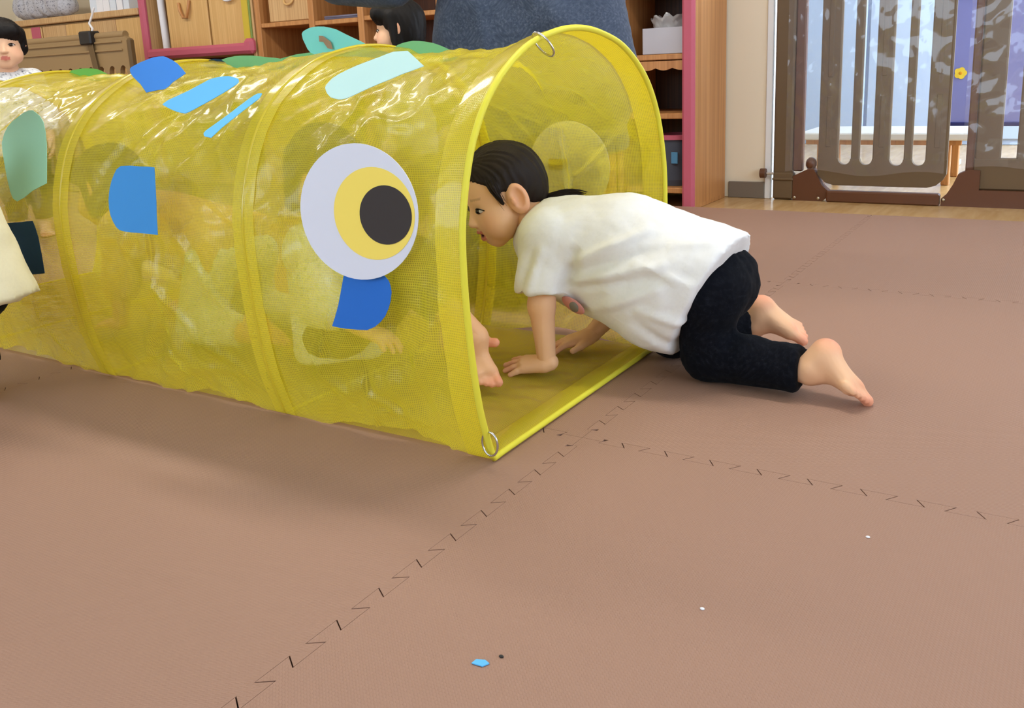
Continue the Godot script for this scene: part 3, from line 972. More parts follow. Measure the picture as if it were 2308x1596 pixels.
	while x < 0.85:
		var w: float = 0.095 if k % 2 == 0 else 0.036
		part(f, "slat", MB.new().box(Vector3(x + w / 2, 0.54, z), Vector3(w, 0.86, 0.026), 0.006), M.gate)
		x += w + 0.055
		k += 1
	part(f, "bottom_rail", MB.new().box(Vector3(0.25, 0.115, z), Vector3(1.28, 0.13, 0.03), 0.006), M.gate)
	part(f, "top_rail", MB.new().box(Vector3(0.25, 1.0, z), Vector3(1.28, 0.07, 0.03), 0.006), M.gate)
	var film2 := MB.new()
	film2.sheet(90, 70, func(u, v):
		var xx := lerpf(-0.43, 0.8, u)
		var y := lerpf(0.14 + 0.01 * sin(u * 17.0), 0.99, v)
		var q: float = noise_a.get_noise_3d(xx * 4.5 + y * 3.0, y * 4.5 - xx * 3.0, 31.0) * 0.008 + maxf(0.0, 1.0 - absf(noise_b.get_noise_3d(xx * 7 + y * 6, y * 3.0 - xx * 4, 18.0)) * 5.0) * 0.003
		return Vector3(xx, y, z + 0.036 + q), Vector2.ONE)
	part(f, "clear_film", film2, M.film, "crinkled clear plastic film")


func far_room() -> void:
	structure("wall_far_back", MB.new().box(Vector3(-2.3, 1.24, -7.65), Vector3(9.6, 2.52, 0.1), 0.001), M.cool_white, "pale wall of the room behind the gate", "wall")
	var p := thing("notice_board", "lilac board with navy edges and a yellow flower behind the gate", "board", Vector3(-0.4, 0.2, -5.6))
	part(p, "panel", MB.new().box(Vector3(-0.42, 0.56, -5.6), Vector3(0.52, 0.7, 0.03), 0.004), M.lilac)
	part(p, "edge", MB.new().box(Vector3(-0.42, 0.215, -5.595), Vector3(0.53, 0.022, 0.04), 0.004), M.navy_edge)
	part(p, "edge", MB.new().box(Vector3(-0.42, 0.9, -5.595), Vector3(0.53, 0.05, 0.04), 0.004), M.navy_edge)
	part(p, "foot", MB.new().box(Vector3(-0.62, 0.09, -5.6), Vector3(0.04, 0.24, 0.04), 0.004).box(Vector3(-0.62, -0.005, -5.6), Vector3(0.05, 0.03, 0.3), 0.004), M.alu)
	part(p, "foot", MB.new().box(Vector3(-0.2, 0.09, -5.6), Vector3(0.04, 0.24, 0.04), 0.004).box(Vector3(-0.2, -0.005, -5.6), Vector3(0.05, 0.03, 0.3), 0.004), M.alu)
	var fl := PackedVector2Array()
	for i in 40:
		var a := TAU * i / 40.0
		var r := 0.026 + 0.006 * absf(cos(a * 2.5))
		fl.append(Vector2(cos(a), sin(a)) * r)
	var flower := part(p, "paper_flower", MB.new().prism(fl, 0.003, Transform3D(Basis(), Vector3(-0.612, 0.487, -5.583))), M.flower)
	part(flower, "flower_centre", MB.new().ball(Vector3(-0.612, 0.487, -5.58), Vector3(0.009, 0.009, 0.003), 12), M.flower_eye)
	var t := thing("low_table", "low table with white top and wooden legs behind the gate", "table", Vector3(-0.75, -0.02, -5.2))
	part(t, "tabletop", MB.new().box(Vector3(-0.86, 0.215, -5.0), Vector3(0.8, 0.035, 0.46), 0.006), M.table)
	part(t, "apron", MB.new().box(Vector3(-0.86, 0.186, -4.8), Vector3(0.72, 0.024, 0.02), 0.003), M.oak)
	for q in [[-0.565, -4.83], [-1.15, -4.83], [-0.565, -5.17], [-1.15, -5.17]]:
		part(t, "leg", MB.new().box(Vector3(q[0], 0.09, q[1]), Vector3(0.036, 0.22, 0.036), 0.004), M.oak)
	var c := thing("storage_unit", "pale blue storage unit against the far wall behind the gate", "cabinet", Vector3(-0.9, -0.02, -6.9))
	part(c, "body", MB.new().box(Vector3(-1.1, 0.6, -7.1), Vector3(1.5, 1.24, 0.4), 0.006), mat(rgb(176, 198, 236), 0.6, 0.4))
	for q in 3:
		part(c, "door", MB.new().box(Vector3(-1.6 + q * 0.5, 0.6, -6.89), Vector3(0.48, 1.16, 0.02), 0.005), mat(rgb(184, 206, 242), 0.5, 0.4))


# ---------------------------------------------------------------- furniture along the back wall
func shelves() -> void:
	var zf := -3.79
	var zb := -4.18
	var zc := (zf + zb) / 2
	var dp := zf - zb
	# tall open shelf unit beside the cream pier
	var s := thing("shelf_unit", "tall oak shelf unit with pink padded edge beside the cream pier", "shelf", Vector3(-1.6, -0.02, zc))
	part(s, "side_panel", MB.new().box(Vector3(-1.448, 0.74, zc), Vector3(0.03, 1.52, dp), 0.003), M.oak)
	part(s, "side_panel", MB.new().box(Vector3(-1.79, 0.74, zc), Vector3(0.03, 1.52, dp), 0.003), M.oak)
	part(s, "back_panel", MB.new().box(Vector3(-1.62, 0.74, zb + 0.008), Vector3(0.32, 1.5, 0.012), 0.001), M.brown)
	for y in [0.06, 0.385, 0.636, 0.98, 1.48]:
		part(s, "shelf_board", MB.new().box(Vector3(-1.619, y, zc + 0.005), Vector3(0.31, 0.024, dp - 0.02), 0.003), M.oak)
	for y in [0.62, 0.964]:
		var ap := PackedVector2Array()
		ap.append(Vector2(-1.774, 0))
		ap.append(Vector2(-1.464, 0))
		for i in 33:
			var u := i / 32.0
			ap.append(Vector2(lerpf(-1.464, -1.774, u), -0.03 - 0.01 * absf(sin(u * PI * 4.0))))
		part(s, "scalloped_apron", MB.new().prism(ap, 0.014, Transform3D(Basis(), Vector3(0, y, zf - 0.022))), M.oak)
	part(s, "padded_edge", MB.new().box(Vector3(-1.46, 0.74, zf + 0.008), Vector3(0.056, 1.52, 0.03), 0.012), M.pink, "pink padded edge strip")
	# things on it
	var b := thing("plastic_bin", "clear plastic bin with a bag inside on the upper shelf", "bin", Vector3(-1.59, 0.648, -3.960))
	var wall := 0.004
	for q in [[Vector3(-1.69, 0.705, -3.930), Vector3(wall, 0.11, 0.2)], [Vector3(-1.475, 0.705, -3.930), Vector3(wall, 0.11, 0.2)], [Vector3(-1.5825, 0.705, -3.830), Vector3(0.215, 0.11, wall)], [Vector3(-1.5825, 0.705, -4.030), Vector3(0.215, 0.11, wall)], [Vector3(-1.5825, 0.651, -3.930), Vector3(0.215, wall, 0.2)]]:
		part(b, "bin_wall", MB.new().box(q[0], q[1], 0.001), M.bin)
	var bag := thing("plastic_bag", "crumpled clear plastic bag spilling over the bin rim", "bag", Vector3(-1.6, 0.66, -3.930))
	part(bag, "bag_film", MB.new().sheet(36, 20, func(u, v):
		var a: float = u * TAU
		var r: float = 0.6 + 0.4 * v + 0.12 * noise_a.get_noise_3d(cos(a) * 3, sin(a) * 3, v * 4)
		return Vector3(-1.59 + cos(a) * 0.095 * r, 0.665 + v * 0.14 + 0.03 * noise_b.get_noise_3d(cos(a) * 2, sin(a) * 2, 5.0 + v), -3.930 + sin(a) * 0.085 * r)), M.bag)
	part(bag, "bag_filling", MB.new().ball(Vector3(-1.6, 0.7, -3.930), Vector3(0.08, 0.045, 0.075), 18), M.paper_white)
	var k := thing("bucket", "dark blue bucket with a pink rim on the lower shelf", "bucket", Vector3(-1.56, 0.072, -3.930))
	part(k, "bucket_body", MB.new().lathe([Vector2(0.0, 0.073), Vector2(0.07, 0.073), Vector2(0.078, 0.1), Vector2(0.092, 0.285), Vector2(0.086, 0.285), Vector2(0.066, 0.085), Vector2(0.0, 0.085)], Vector3(-1.565, 0.0, -3.920), 28), M.slate)
	part(k, "bucket_rim", MB.new().lathe([Vector2(0.088, 0.278), Vector2(0.1, 0.28), Vector2(0.1, 0.298), Vector2(0.088, 0.3), Vector2(0.088, 0.278)], Vector3(-1.565, 0.0, -3.920), 28), M.pink)
	part(k, "bucket_label", MB.new().box(Vector3(-1.545, 0.2, -3.832), Vector3(0.03, 0.05, 0.004), 0.001), mat(rgb(84, 140, 180), 0.5, 0.4))
	# low shelf row behind the tunnel
	var r := thing("shelf_unit", "long brown open shelf unit with square bays behind the tunnel", "shelf", Vector3(-2.9, -0.02, zc))
	for x in [-4.005, -3.6, -3.255, -2.75, -2.25, -1.83]:
		part(r, "divider", MB.new().box(Vector3(x, 0.66, zc), Vector3(0.04, 1.36, dp), 0.003), M.oak)
	part(r, "back_panel", MB.new().box(Vector3(-2.915, 0.66, zb + 0.008), Vector3(2.2, 1.34, 0.012), 0.001), M.brown)
	for q in [[-3.8025, 0.363, 0.905], [-3.4275, 0.303, 0.895], [-3.0025, 0.463, 0.9], [-2.5, 0.46, 0.9], [-2.04, 0.38, 0.9]]:
		for y in [0.04, 0.44, q[2], 1.32]:
			part(r, "shelf_board", MB.new().box(Vector3(q[0], y, zc), Vector3(q[1], 0.024, dp - 0.004), 0.003), M.oak)
	var d := thing("wooden_drawer", "pale drawer with a curved pull standing in the shelf bay", "drawer", Vector3(-3.79, 0.92, zc))
	part(d, "drawer_front", MB.new().box(Vector3(-3.77, 1.03, zf - 0.03), Vector3(0.32, 0.22, 0.02), 0.004), M.pale_oak)
	part(d, "drawer_box", MB.new().box(Vector3(-3.77, 1.02, zf - 0.2), Vector3(0.3, 0.2, 0.32), 0.004), M.pale_oak)
	part(d, "drawer_pull", MB.new().tube(arc(Vector3(-3.77, 1.035, zf - 0.018), 0.035, 0.03, 12), 0.006, 8), M.beech)
	var bk := thing("file_tray", "flat grey tray lying on the shelf behind the tunnel", "tray", Vector3(-3.4, 0.91, zc))
	part(bk, "tray_base", MB.new().box(Vector3(-3.4, 0.912, zf - 0.12), Vector3(0.25, 0.01, 0.2), 0.003), mat(rgb(96, 92, 112), 0.4, 0.5))
	part(bk, "tray_rim", MB.new().tube([Vector3(-3.52, 0.922, zf - 0.025), Vector3(-3.28, 0.922, zf - 0.025), Vector3(-3.28, 0.922, zf - 0.215), Vector3(-3.52, 0.922, zf - 0.215)], 0.006, 8, true), mat(rgb(120, 118, 140), 0.4, 0.5))
	# pink framed cupboard
	var c := thing("cupboard", "beech cupboard with pink padded frame and two box drawers", "cabinet", Vector3(-4.5, -0.02, zc))
	part(c, "side_panel", MB.new().box(Vector3(-4.96, 0.6, zc), Vector3(0.03, 1.24, dp), 0.003), M.pale_oak)
	part(c, "side_panel", MB.new().box(Vector3(-4.05, 0.6, zc), Vector3(0.025, 1.24, dp), 0.003), M.pale_oak)
	part(c, "bottom_board", MB.new().box(Vector3(-4.5, 0.775, zc), Vector3(0.9, 0.03, dp), 0.003), M.pale_oak)
	part(c, "top_board", MB.new().box(Vector3(-4.505, 1.235, zc), Vector3(0.93, 0.03, dp), 0.003), M.pale_oak)
	part(c, "floor_board", MB.new().box(Vector3(-4.5, 0.02, zc), Vector3(0.9, 0.03, dp), 0.003), M.pale_oak)
	part(c, "back_panel", MB.new().box(Vector3(-4.5, 0.6, zb + 0.008), Vector3(0.9, 1.2, 0.012), 0.001), M.brown)
	part(c, "padded_edge", MB.new().box(Vector3(-4.968, 0.6, zf + 0.01), Vector3(0.056, 1.24, 0.04), 0.014), M.pink, "pink padded edge strip")
	part(c, "padded_edge", MB.new().box(Vector3(-4.5, 0.79, zf + 0.012), Vector3(0.92, 0.06, 0.045), 0.016), M.pink, "pink padded rail")
	part(c, "corner_pad", MB.new().box(Vector3(-4.066, 0.8, zf + 0.016), Vector3(0.075, 0.085, 0.05), 0.018), M.pink)
	part(c, "tape_strip", MB.new().box(Vector3(-4.09, 1.0, zf + 0.004), Vector3(0.05, 0.37, 0.012), 0.003), M.yellow_tape, "yellow edge strip")
	part(c, "tape_strip", MB.new().box(Vector3(-4.057, 1.0, zf + 0.004), Vector3(0.012, 0.37, 0.012), 0.003), M.green_tape, "green edge strip")
	for q in [[-4.61, 0.36, "carton_drawer", "wooden box drawer with a V-shaped pull in the cupboard"], [-4.25, 0.33, "carton_drawer", "wooden box drawer with a white curved pull in the cupboard"]]:
		var bx := thing(q[2], q[3], "drawer", Vector3(q[0], 0.79, zc))
		part(bx, "drawer_front", MB.new().box(Vector3(q[0], 0.985, zf - 0.03), Vector3(q[1], 0.36, 0.02), 0.004), M.beech)
		part(bx, "drawer_box", MB.new().box(Vector3(q[0], 0.975, zf - 0.2), Vector3(q[1] - 0.02, 0.34, 0.32), 0.004), M.beech)
		if q[0] < -4.5:
			part(bx, "drawer_pull", MB.new().tube([Vector3(q[0] - 0.055, 1.075, zf - 0.012), Vector3(q[0] - 0.04, 1.03, zf - 0.004), Vector3(q[0] - 0.015, 0.99, zf - 0.002), Vector3(q[0] + 0.015, 0.99, zf - 0.002), Vector3(q[0] + 0.035, 1.04, zf - 0.004), Vector3(q[0] + 0.04, 1.085, zf - 0.012)], 0.009, 8), M.oak)
		else:
			part(bx, "drawer_pull", MB.new().tube(arc(Vector3(q[0] + 0.02, 1.09, zf - 0.012), 0.05, 0.03, 12), 0.008, 8), M.paper_white)
	var pl := thing("rolled_paper", "white paper roll standing at the side in the pink cupboard", "paper", Vector3(-4.86, 0.79, zc))
	part(pl, "roll", MB.new().tube([Vector3(-4.875, 0.79, zf - 0.06), Vector3(-4.885, 1.15, zf - 0.06)], 0.022, 16), M.paper_white)
	part(pl, "roll_core", MB.new().tube([Vector3(-4.885, 1.13, zf - 0.06), Vector3(-4.8855, 1.152, zf - 0.06)], 0.014, 12), M.beech)
	# low cabinets under a worktop, to the left
	for q in 3:
		var x := -5.27 - q * 0.53
		var cb := thing("low_cabinet", ["pale wooden cabinet beside the pink cupboard", "pale wooden cabinet with a cord hanging in front", "pale wooden cabinet with a pink tape patch"][q], "cabinet", Vector3(x, -0.02, zc))
		part(cb, "body", MB.new().box(Vector3(x, 0.505, zc - 0.015), Vector3(0.52, 1.05, dp - 0.03), 0.003), M.pale_oak)
		part(cb, "door", MB.new().box(Vector3(x - 0.13, 0.52, zf - 0.012), Vector3(0.255, 1.0, 0.018), 0.004), M.pale_oak)
		part(cb, "door", MB.new().box(Vector3(x + 0.13, 0.52, zf - 0.012), Vector3(0.255, 1.0, 0.018), 0.004), M.beech)
		if q == 2:
			part(cb, "pink_patch", MB.new().box(Vector3(x + 0.2, 0.92, zf), Vector3(0.1, 0.2, 0.006), 0.002), M.pink, "pink tape patch")
	solo("worktop", MB.new().box(Vector3(-5.82, 1.0515, zc + 0.01), Vector3(1.62, 0.04, dp + 0.02), 0.005), M.pale_oak, "pale wooden worktop over the low cabinets", "worktop")
	# on the worktop
	for q in 6:
		var x := -5.2 - q * 0.075
		var st := PackedVector2Array()
		for p in [[-0.03, 0], [0.03, 0], [0.03, 0.2 + 0.02 * (q % 3)], [-0.03, 0.22 - 0.015 * (q % 2)]]:
			st.append(Vector2(p[0], p[1]))
		solo("document_wallet", MB.new().prism(st, 0.2, Transform3D(Basis(Vector3.UP, 0.04 * (q - 2)), Vector3(x, 1.072, zf - 0.26))), [M.cool_white, M.paper_white, M.cool_white, M.paper_white, M.paper_white, M.cool_white][q], "white document wallet standing in a row on the worktop", "folder", "document wallets on the worktop")
	var cu := thing("folded_cloth", "grey patterned cloth heaped on the end of the worktop", "cloth", Vector3(-6.2, 1.085, zc))
	var fd := Field.new(Vector3(-6.58, 1.06, -4.15), Vector3(-5.75, 1.42, -3.7), 0.014)
	fd.cap(Vector3(-6.4, 1.16, -3.9), Vector3(-5.9, 1.15, -3.9), 0.075, 0.065, 0.06)
	fd.cap(Vector3(-6.35, 1.25, -3.92), Vector3(-6.0, 1.23, -3.92), 0.075, 0.07, 0.06)
	fd.keep(Vector3.DOWN, Vector3(0, 1.072, 0))
	part(cu, "cloth_heap", MB.new().add(fd.net(func(p, n): return p + n * 0.02 * noise_a.get_noise_3d(p.x * 16, p.y * 6, p.z * 10))), M.grey_spots)
	# white cord hanging over the worktop to the black clip on the pen
	solo("power_cord", MB.new().tube([Vector3(-5.36, 1.092, -3.72), Vector3(-5.35, 1.075, -3.705), Vector3(-5.22, 1.03, -3.6), Vector3(-5.05, 0.975, -3.46), Vector3(-4.88, 0.935, -3.36), Vector3(-4.84, 0.915, -3.325)], 0.0065, 8), M.paper_white, "white cord hanging from the worktop to the black clip", "cord")


func arc(at: Vector3, w: float, hgt: float, n: int) -> Array:
	var o := []
	for i in n + 1:
		var a := PI * i / n
		o.append(at + Vector3(-cos(a) * w, -sin(a) * hgt, sin(a) * 0.012))
	return o


func pen() -> void:
	# tan plastic playpen panel standing in front of the low cabinets
	var z := -3.3
	var p := thing("playpen_panel", "tan plastic playpen panel with arched slots before the cabinets", "playpen", Vector3(-5.0, -0.02, z))
	var w := 1.22
	var x0 := -4.47 - w
	var out := PackedVector2Array()
	for q in [[x0, 0.0], [x0 + w, 0.0], [x0 + w, 0.82], [x0 + w - 0.012, 0.86], [x0 + w - 0.05, 0.885], [x0 + 0.05, 0.885], [x0 + 0.012, 0.86], [x0, 0.82]]:
		out.append(Vector2(q[0], q[1]))
	# frame pieces: top band, stiles, bottom band, slats between the arched slots
	var band := PackedVector2Array()
	for q in [[x0, 0.82], [x0 + 0.012, 0.86], [x0 + 0.05, 0.885], [x0 + w - 0.05, 0.885], [x0 + w - 0.012, 0.86], [x0 + w, 0.82], [x0 + w, 0.68]]:
		band.append(Vector2(q[0], q[1]))
	var n := 12
	var cellw := (w - 0.06) / n
	for i in n:
		var r := 0.03
		var cx := x0 + w - 0.03 - cellw * (i + 0.5)
		for a in 9:
			var th := PI * a / 8.0
			band.append(Vector2(cx + cos(th) * r, 0.68 + sin(th) * r * 1.4))
	band.append(Vector2(x0, 0.68))
	part(p, "top_band", MB.new().prism(band, 0.03, Transform3D(Basis(), Vector3(0, 0, z - 0.015))), M.pen)
	part(p, "handrail", MB.new().tube([Vector3(x0 + 0.04, 0.885, z), Vector3(x0 + w - 0.04, 0.885, z)], 0.02, 12), M.pen)
	part(p, "recess_rib", MB.new().box(Vector3(x0 + w / 2, 0.85, z + 0.018), Vector3(w - 0.12, 0.012, 0.012), 0.003), M.pen)
	part(p, "recess_rib", MB.new().box(Vector3(x0 + w / 2, 0.805, z + 0.018), Vector3(w - 0.12, 0.012, 0.012), 0.003), M.pen)
	for i in n + 1:
		var wd := cellw - 0.06
		part(p, "slat", MB.new().box(Vector3(x0 + 0.03 + cellw * i, 0.38, z), Vector3(maxf(wd, 0.038), 0.61, 0.03), 0.006), M.pen)
	part(p, "bottom_band", MB.new().box(Vector3(x0 + w / 2, 0.056, z), Vector3(w, 0.11, 0.03), 0.006), M.pen)
	part(p, "end_post", MB.new().box(Vector3(x0 + w - 0.008, 0.432, z), Vector3(0.03, 0.86, 0.04), 0.01), M.pen_dark)
	# black clip with a strap hanging over the rail
	var c := thing("clip_strap", "black clip with hanging strap on the playpen rail", "strap", Vector3(-4.83, 0.9, z))
	part(c, "clip", MB.new().box(Vector3(-4.815, 0.88, z + 0.012), Vector3(0.105, 0.075, 0.07), 0.008), M.black)
	part(c, "strap", MB.new().box(Vector3(-4.78, 0.77, z + 0.03), Vector3(0.045, 0.2, 0.004), 0.001, Basis(Vector3.BACK, 0.16)), M.pen_dark)


# ---------------------------------------------------------------- play tunnel
func prof(t: float) -> Vector3:
	# the hoop: t = 0 near foot, 0.5 crown, 1 far foot; x holds the outward z part of the normal
	var tab := [Vector2(0.33, 0.0), Vector2(0.362, 0.1), Vector2(0.38, 0.22), Vector2(0.386, 0.34), Vector2(0.378, 0.42), Vector2(0.345, 0.515), Vector2(0.285, 0.59), Vector2(0.19, 0.648), Vector2(0.09, 0.675), Vector2(0.0, 0.683)]
	var far := t > 0.5
	var u: float = (1.0 - t if far else t) * 2.0 * (tab.size() - 1)
	var i: int = mini(int(u), tab.size() - 2)
	var f := u - i
	var mir := func(k: int) -> Vector2:
		if k < 0:
			return tab[0] * 2.0 - tab[1]
		if k >= tab.size():
			var q: Vector2 = tab[2 * tab.size() - 2 - k]
			return Vector2(-q.x, q.y)
		return tab[k]
	var p: Vector2 = (mir.call(i) as Vector2).cubic_interpolate(mir.call(i + 1), mir.call(i - 1), mir.call(i + 2), f)
	return Vector3(0, p.y, -p.x if far else p.x)


func shell(x: float, t: float) -> Vector3:
	# a point of the fabric
	var s := 0
	while s < HOOPS.size() - 2 and x < HOOPS[s + 1]:
		s += 1
	var f: float = clampf((x - HOOPS[s]) / (HOOPS[s + 1] - HOOPS[s]), 0.0, 1.0)
	var w := sin(PI * f)
	var p := prof(t)
	var e := (prof(minf(t + 0.004, 1.0)) - prof(maxf(t - 0.004, 0.0))).normalized()
	var nn := Vector3(0, -e.z, e.y)
	var lowers := clampf((-0.775 - x) / 1.6, 0.0, 1.0)
	p.y *= 1.0 - 0.036 * lowers
	var foot := minf(t, 1.0 - t)
	var crown: float = smoothstep(0.15, 0.4, foot)
	p -= nn * w * (0.010 + 0.020 * crown)
	p.y += 0.022 * w * (1.0 - smoothstep(0.0, 0.08, foot)) * (0.6 + 0.4 * sin(x * 17.0))
	# folds fan out from the feet and the crown of each hoop
	var ax := x * 1.0
	var ay := t * 1.9
	var sg := 1.0 if f < 0.5 else -1.0
	var q1: float = noise_a.get_noise_3d(ax * 4.0 + ay * 2.6 * sg, ay * 1.2 - ax * 1.4, 3.0 + s * 5.0)
	var q2: float = 1.0 - absf(noise_b.get_noise_3d(ax * 5.0 - ay * 4.0, ay * 2.2 + ax * 2.0, 11.0 + s * 3.0)) * 2.2
	var q3: float = noise_b.get_noise_3d(ax * 30.0, ay * 22.0, 2.0) * 0.6 + noise_a.get_noise_3d(ax * 13.0, ay * 13.0, 9.0)
	# sharp creases run slantwise between the hoops
	var c1: float = maxf(0.0, 1.0 - absf(noise_b.get_noise_3d(ax * 3.2 + ay * 2.4 * sg, ay * 1.0 - ax * 1.1 * sg, 60.0 + s * 9.0)) * 9.0)
	var c2: float = maxf(0.0, 1.0 - absf(noise_a.get_noise_3d(ax * 2.4 - ay * 2.0, ay * 1.4 + ax * 1.0, 90.0 + s * 4.0)) * 10.0)
	p += nn * (q1 * 0.020 * w + maxf(q2, 0.0) * 0.010 * w + (c1 * 0.009 + c2 * 0.006) * (0.3 + 0.7 * w) * (1.0 - 0.6 * crown) + q3 * (0.0014 + 0.0026 * w))
	return Vector3(x, maxf(p.y, 0.003), TC + p.z)


func loop_at(x: float, out: float, n := 90) -> Array:
	# the closed outline of a hoop, pushed outward
	var o := []
	for i in n:
		var t := float(i) / (n - 1)
		var p := prof(t)
		var e := (prof(minf(t + 0.004, 1.0)) - prof(maxf(t - 0.004, 0.0))).normalized()
		var lowers := clampf((-0.775 - x) / 1.6, 0.0, 1.0)
		p.y *= 1.0 - 0.036 * lowers
		p += Vector3(0, -e.z, e.y) * out
		o.append(Vector3(x, maxf(p.y, 0.004 + out), TC + p.z))
	for i in range(1, 24):
		var u := i / 24.0
		o.append(Vector3(x, 0.005 + out, lerpf(o[n - 1].z, o[0].z, u)))
	return o


func slab(pts: Array, nn: Vector3, thick: float) -> MB:
	# a flat sheet of paper from its outline
	var u := nn.cross(Vector3.UP if absf(nn.y) < 0.9 else Vector3.RIGHT).normalized()
	var v := nn.cross(u).normalized()
	var c := Vector3.ZERO
	for p in pts:
		c += p
	c /= pts.size()
	var poly := PackedVector2Array()
	for p in pts:
		poly.append(Vector2((p - c).dot(u), (p - c).dot(v)))
	return MB.new().prism(poly, thick, Transform3D(Basis(u, v, nn), c))


func disc(at: Vector3, r: float, nn: Vector3, thick: float) -> MB:
	var pts := []
	var u := nn.cross(Vector3.UP).normalized()
	var v := u.cross(nn).normalized()
	for i in 56:
		var a := TAU * i / 56.0
		pts.append(at + (u * cos(a) + v * sin(a)) * r)
	return slab(pts, nn, thick)


func tunnel() -> void:
	var t := thing("play_tunnel", "yellow mesh play tunnel decorated as a caterpillar with paper eyes and scales", "play tunnel", Vector3(-1.8, 0, TC))
	var pitch := 0.058
	for s in HOOPS.size() - 1:
		var a: float = HOOPS[s]
		var b: float = HOOPS[s + 1]
		var m := MB.new()
		m.sheet(84, 300, func(u, v): return shell(lerpf(a, b, u), v), Vector2((a - b) / pitch, 1.86 / pitch))
		part(t, "fabric_panel", m, M.fabric)
		part(t, "floor_panel", MB.new().sheet(60, 76, func(u, v):
			var x := lerpf(a, b, u)
			var y: float = 0.006 + 0.007 * absf(noise_a.get_noise_3d(x * 7.0, v * 5.0, 40.0)) * sin(PI * v)
			return Vector3(x, y, TC + lerpf(0.325, -0.325, v)), Vector2((a - b) / pitch, 0.65 / pitch)), M.fabric)
	for s in HOOPS.size():
		var x: float = HOOPS[s]
		var wd := 0.052
		var x1: float = x - wd if s == 0 else x - wd * 0.5
		var x2: float = x if s == 0 else x + wd * 0.5
		if s == HOOPS.size() - 1:
			x1 = x
			x2 = x + wd
		var bd := part(t, "hoop_band", MB.new().sheet(8, 220, func(u, v):
			var xx := lerpf(x1, x2, u)
			var p := shell(xx, v)
			var q := loop_at_t(x, v, 0.0015)
			var near: float = 1.0 - absf(xx - x) / wd * 0.6
			return Vector3(xx, lerpf(p.y, q.y, near), lerpf(p.z, q.z, near) + (0.0015 if p.z > TC else -0.0015)), Vector2(wd / pitch, 1.86 / pitch)), M.fabric_double, "double yellow mesh band over the hoop")
		part(bd, "hoop_cord", MB.new().tube(loop_at(x, 0.002), 0.0055 if s == 0 else 0.003, 8, true), M.cord if s == 0 else M.fabric_double)
		if s == 0:
			part(bd, "floor_band", MB.new().sheet(6, 60, func(u, v): return Vector3(lerpf(x1 + 0.008, x2, u), 0.011 + 0.003 * sin(u * PI), TC + lerpf(0.33, -0.33, v)), Vector2(wd / pitch, 0.66 / pitch)), M.fabric_double)
	# metal split rings at the mouth
	for q in [[Vector3(-0.772, 0.657, -1.349), Vector3(0.65, -0.73, -0.2), Vector3(0.3, 0.5, 0.45), 0.024, 0.017], [Vector3(-0.768, 0.040, -1.128), Vector3(0.06, 0.98, 0.0), Vector3(0.75, 0.0, 0.1), 0.020, 0.016]]:
		var pts := []
		var u: Vector3 = q[1].normalized()
		var v: Vector3 = (q[2] - u * q[2].dot(u)).normalized()
		for i in 32:
			var a := TAU * i / 32.0
			pts.append(q[0] + u * cos(a) * q[3] + v * sin(a) * q[4])
		part(t, "metal_ring", MB.new().tube(pts, 0.0019, 8, true), M.steel, "thin metal ring")
	# paper eye on the near side
	var en := Vector3(0.16, 0.05, 0.98).normalized()
	var eye := part(t, "paper_eye", disc(Vector3(-0.951, 0.414, -1.067), 0.106, en, 0.0012), M.eye_white, "white paper eye with yellow iris and dark pupil")
	part(eye, "iris", disc(Vector3(-0.9225, 0.4125, -1.0705), 0.0715, en, 0.001), M.iris)
	part(eye, "pupil", disc(Vector3(-0.9015, 0.411, -1.073), 0.0455, en, 0.001), M.pupil)
	# its twin on the far side, taped from within
	var fn := Vector3(0, 0.03, -1).normalized()
	var eye2 := part(t, "paper_eye", disc(Vector3(-1.019, 0.392, -1.881), 0.105, fn, 0.0012), M.eye_white, "white paper eye seen from behind through the mesh")
	part(eye2, "tape", MB.new().box(Vector3(-1.045, 0.398, -1.8755), Vector3(0.05, 0.024, 0.001), 0.0003), M.tape, "brown tape")
	part(eye2, "iris", disc(Vector3(-1.0, 0.392, -1.8825), 0.0715, fn, 0.001), M.iris)
	part(eye2, "pupil", disc(Vector3(-0.985, 0.392, -1.884), 0.0455, fn, 0.001), M.pupil)
	for p in PAPERS:
		var o := part(t, p[0], slab(p[4], p[3], 0.001), M[p[1]], p[2])
		if p[1] == "teal":
			part(o, "tape", slab(FIN_TAPE, Vector3(0, 0.2, 0.98), 0.0006), M.tape, "brown tape")


func loop_at_t(x: float, t: float, out: float) -> Vector3:
	var p := prof(t)
	var e := (prof(minf(t + 0.004, 1.0)) - prof(maxf(t - 0.004, 0.0))).normalized()
	var lowers := clampf((-0.775 - x) / 1.6, 0.0, 1.0)
	p.y *= 1.0 - 0.036 * lowers
	p += Vector3(0, -e.z, e.y) * out
	return Vector3(x, maxf(p.y, 0.004), TC + p.z)


func crumbs() -> void:
	var sc := PackedVector2Array()
	for q in [[-0.009, -0.003], [0.004, -0.006], [0.01, 0.0], [0.004, 0.005], [-0.006, 0.004]]:
		sc.append(Vector2(q[0], q[1]))
	solo("paper_scrap", MB.new().prism(sc, 0.0012, Transform3D(Basis(Vector3.RIGHT, -PI / 2) * Basis(Vector3.BACK, 0.3), Vector3(-0.507, 0.0006, -0.705))), M.light_blue, "small blue paper scrap on the foam mat", "paper scrap")
	for q in [["dark_crumb", Vector3(-0.493, 0.001, -0.725), M.black, "tiny dark crumb beside the blue paper scrap"], ["white_crumb", Vector3(-0.334, 0.001, -0.911), M.paper_white, "tiny white crumb on the mat nearer the toothed seam corner"], ["white_crumb", Vector3(-0.201, 0.001, -1.167), M.paper_white, "tiny white crumb on the mat below the seam"]]:
		solo(q[0], MB.new().ball(q[1], Vector3(0.003, 0.0015, 0.0022), 8), q[2], q[3], "crumb")


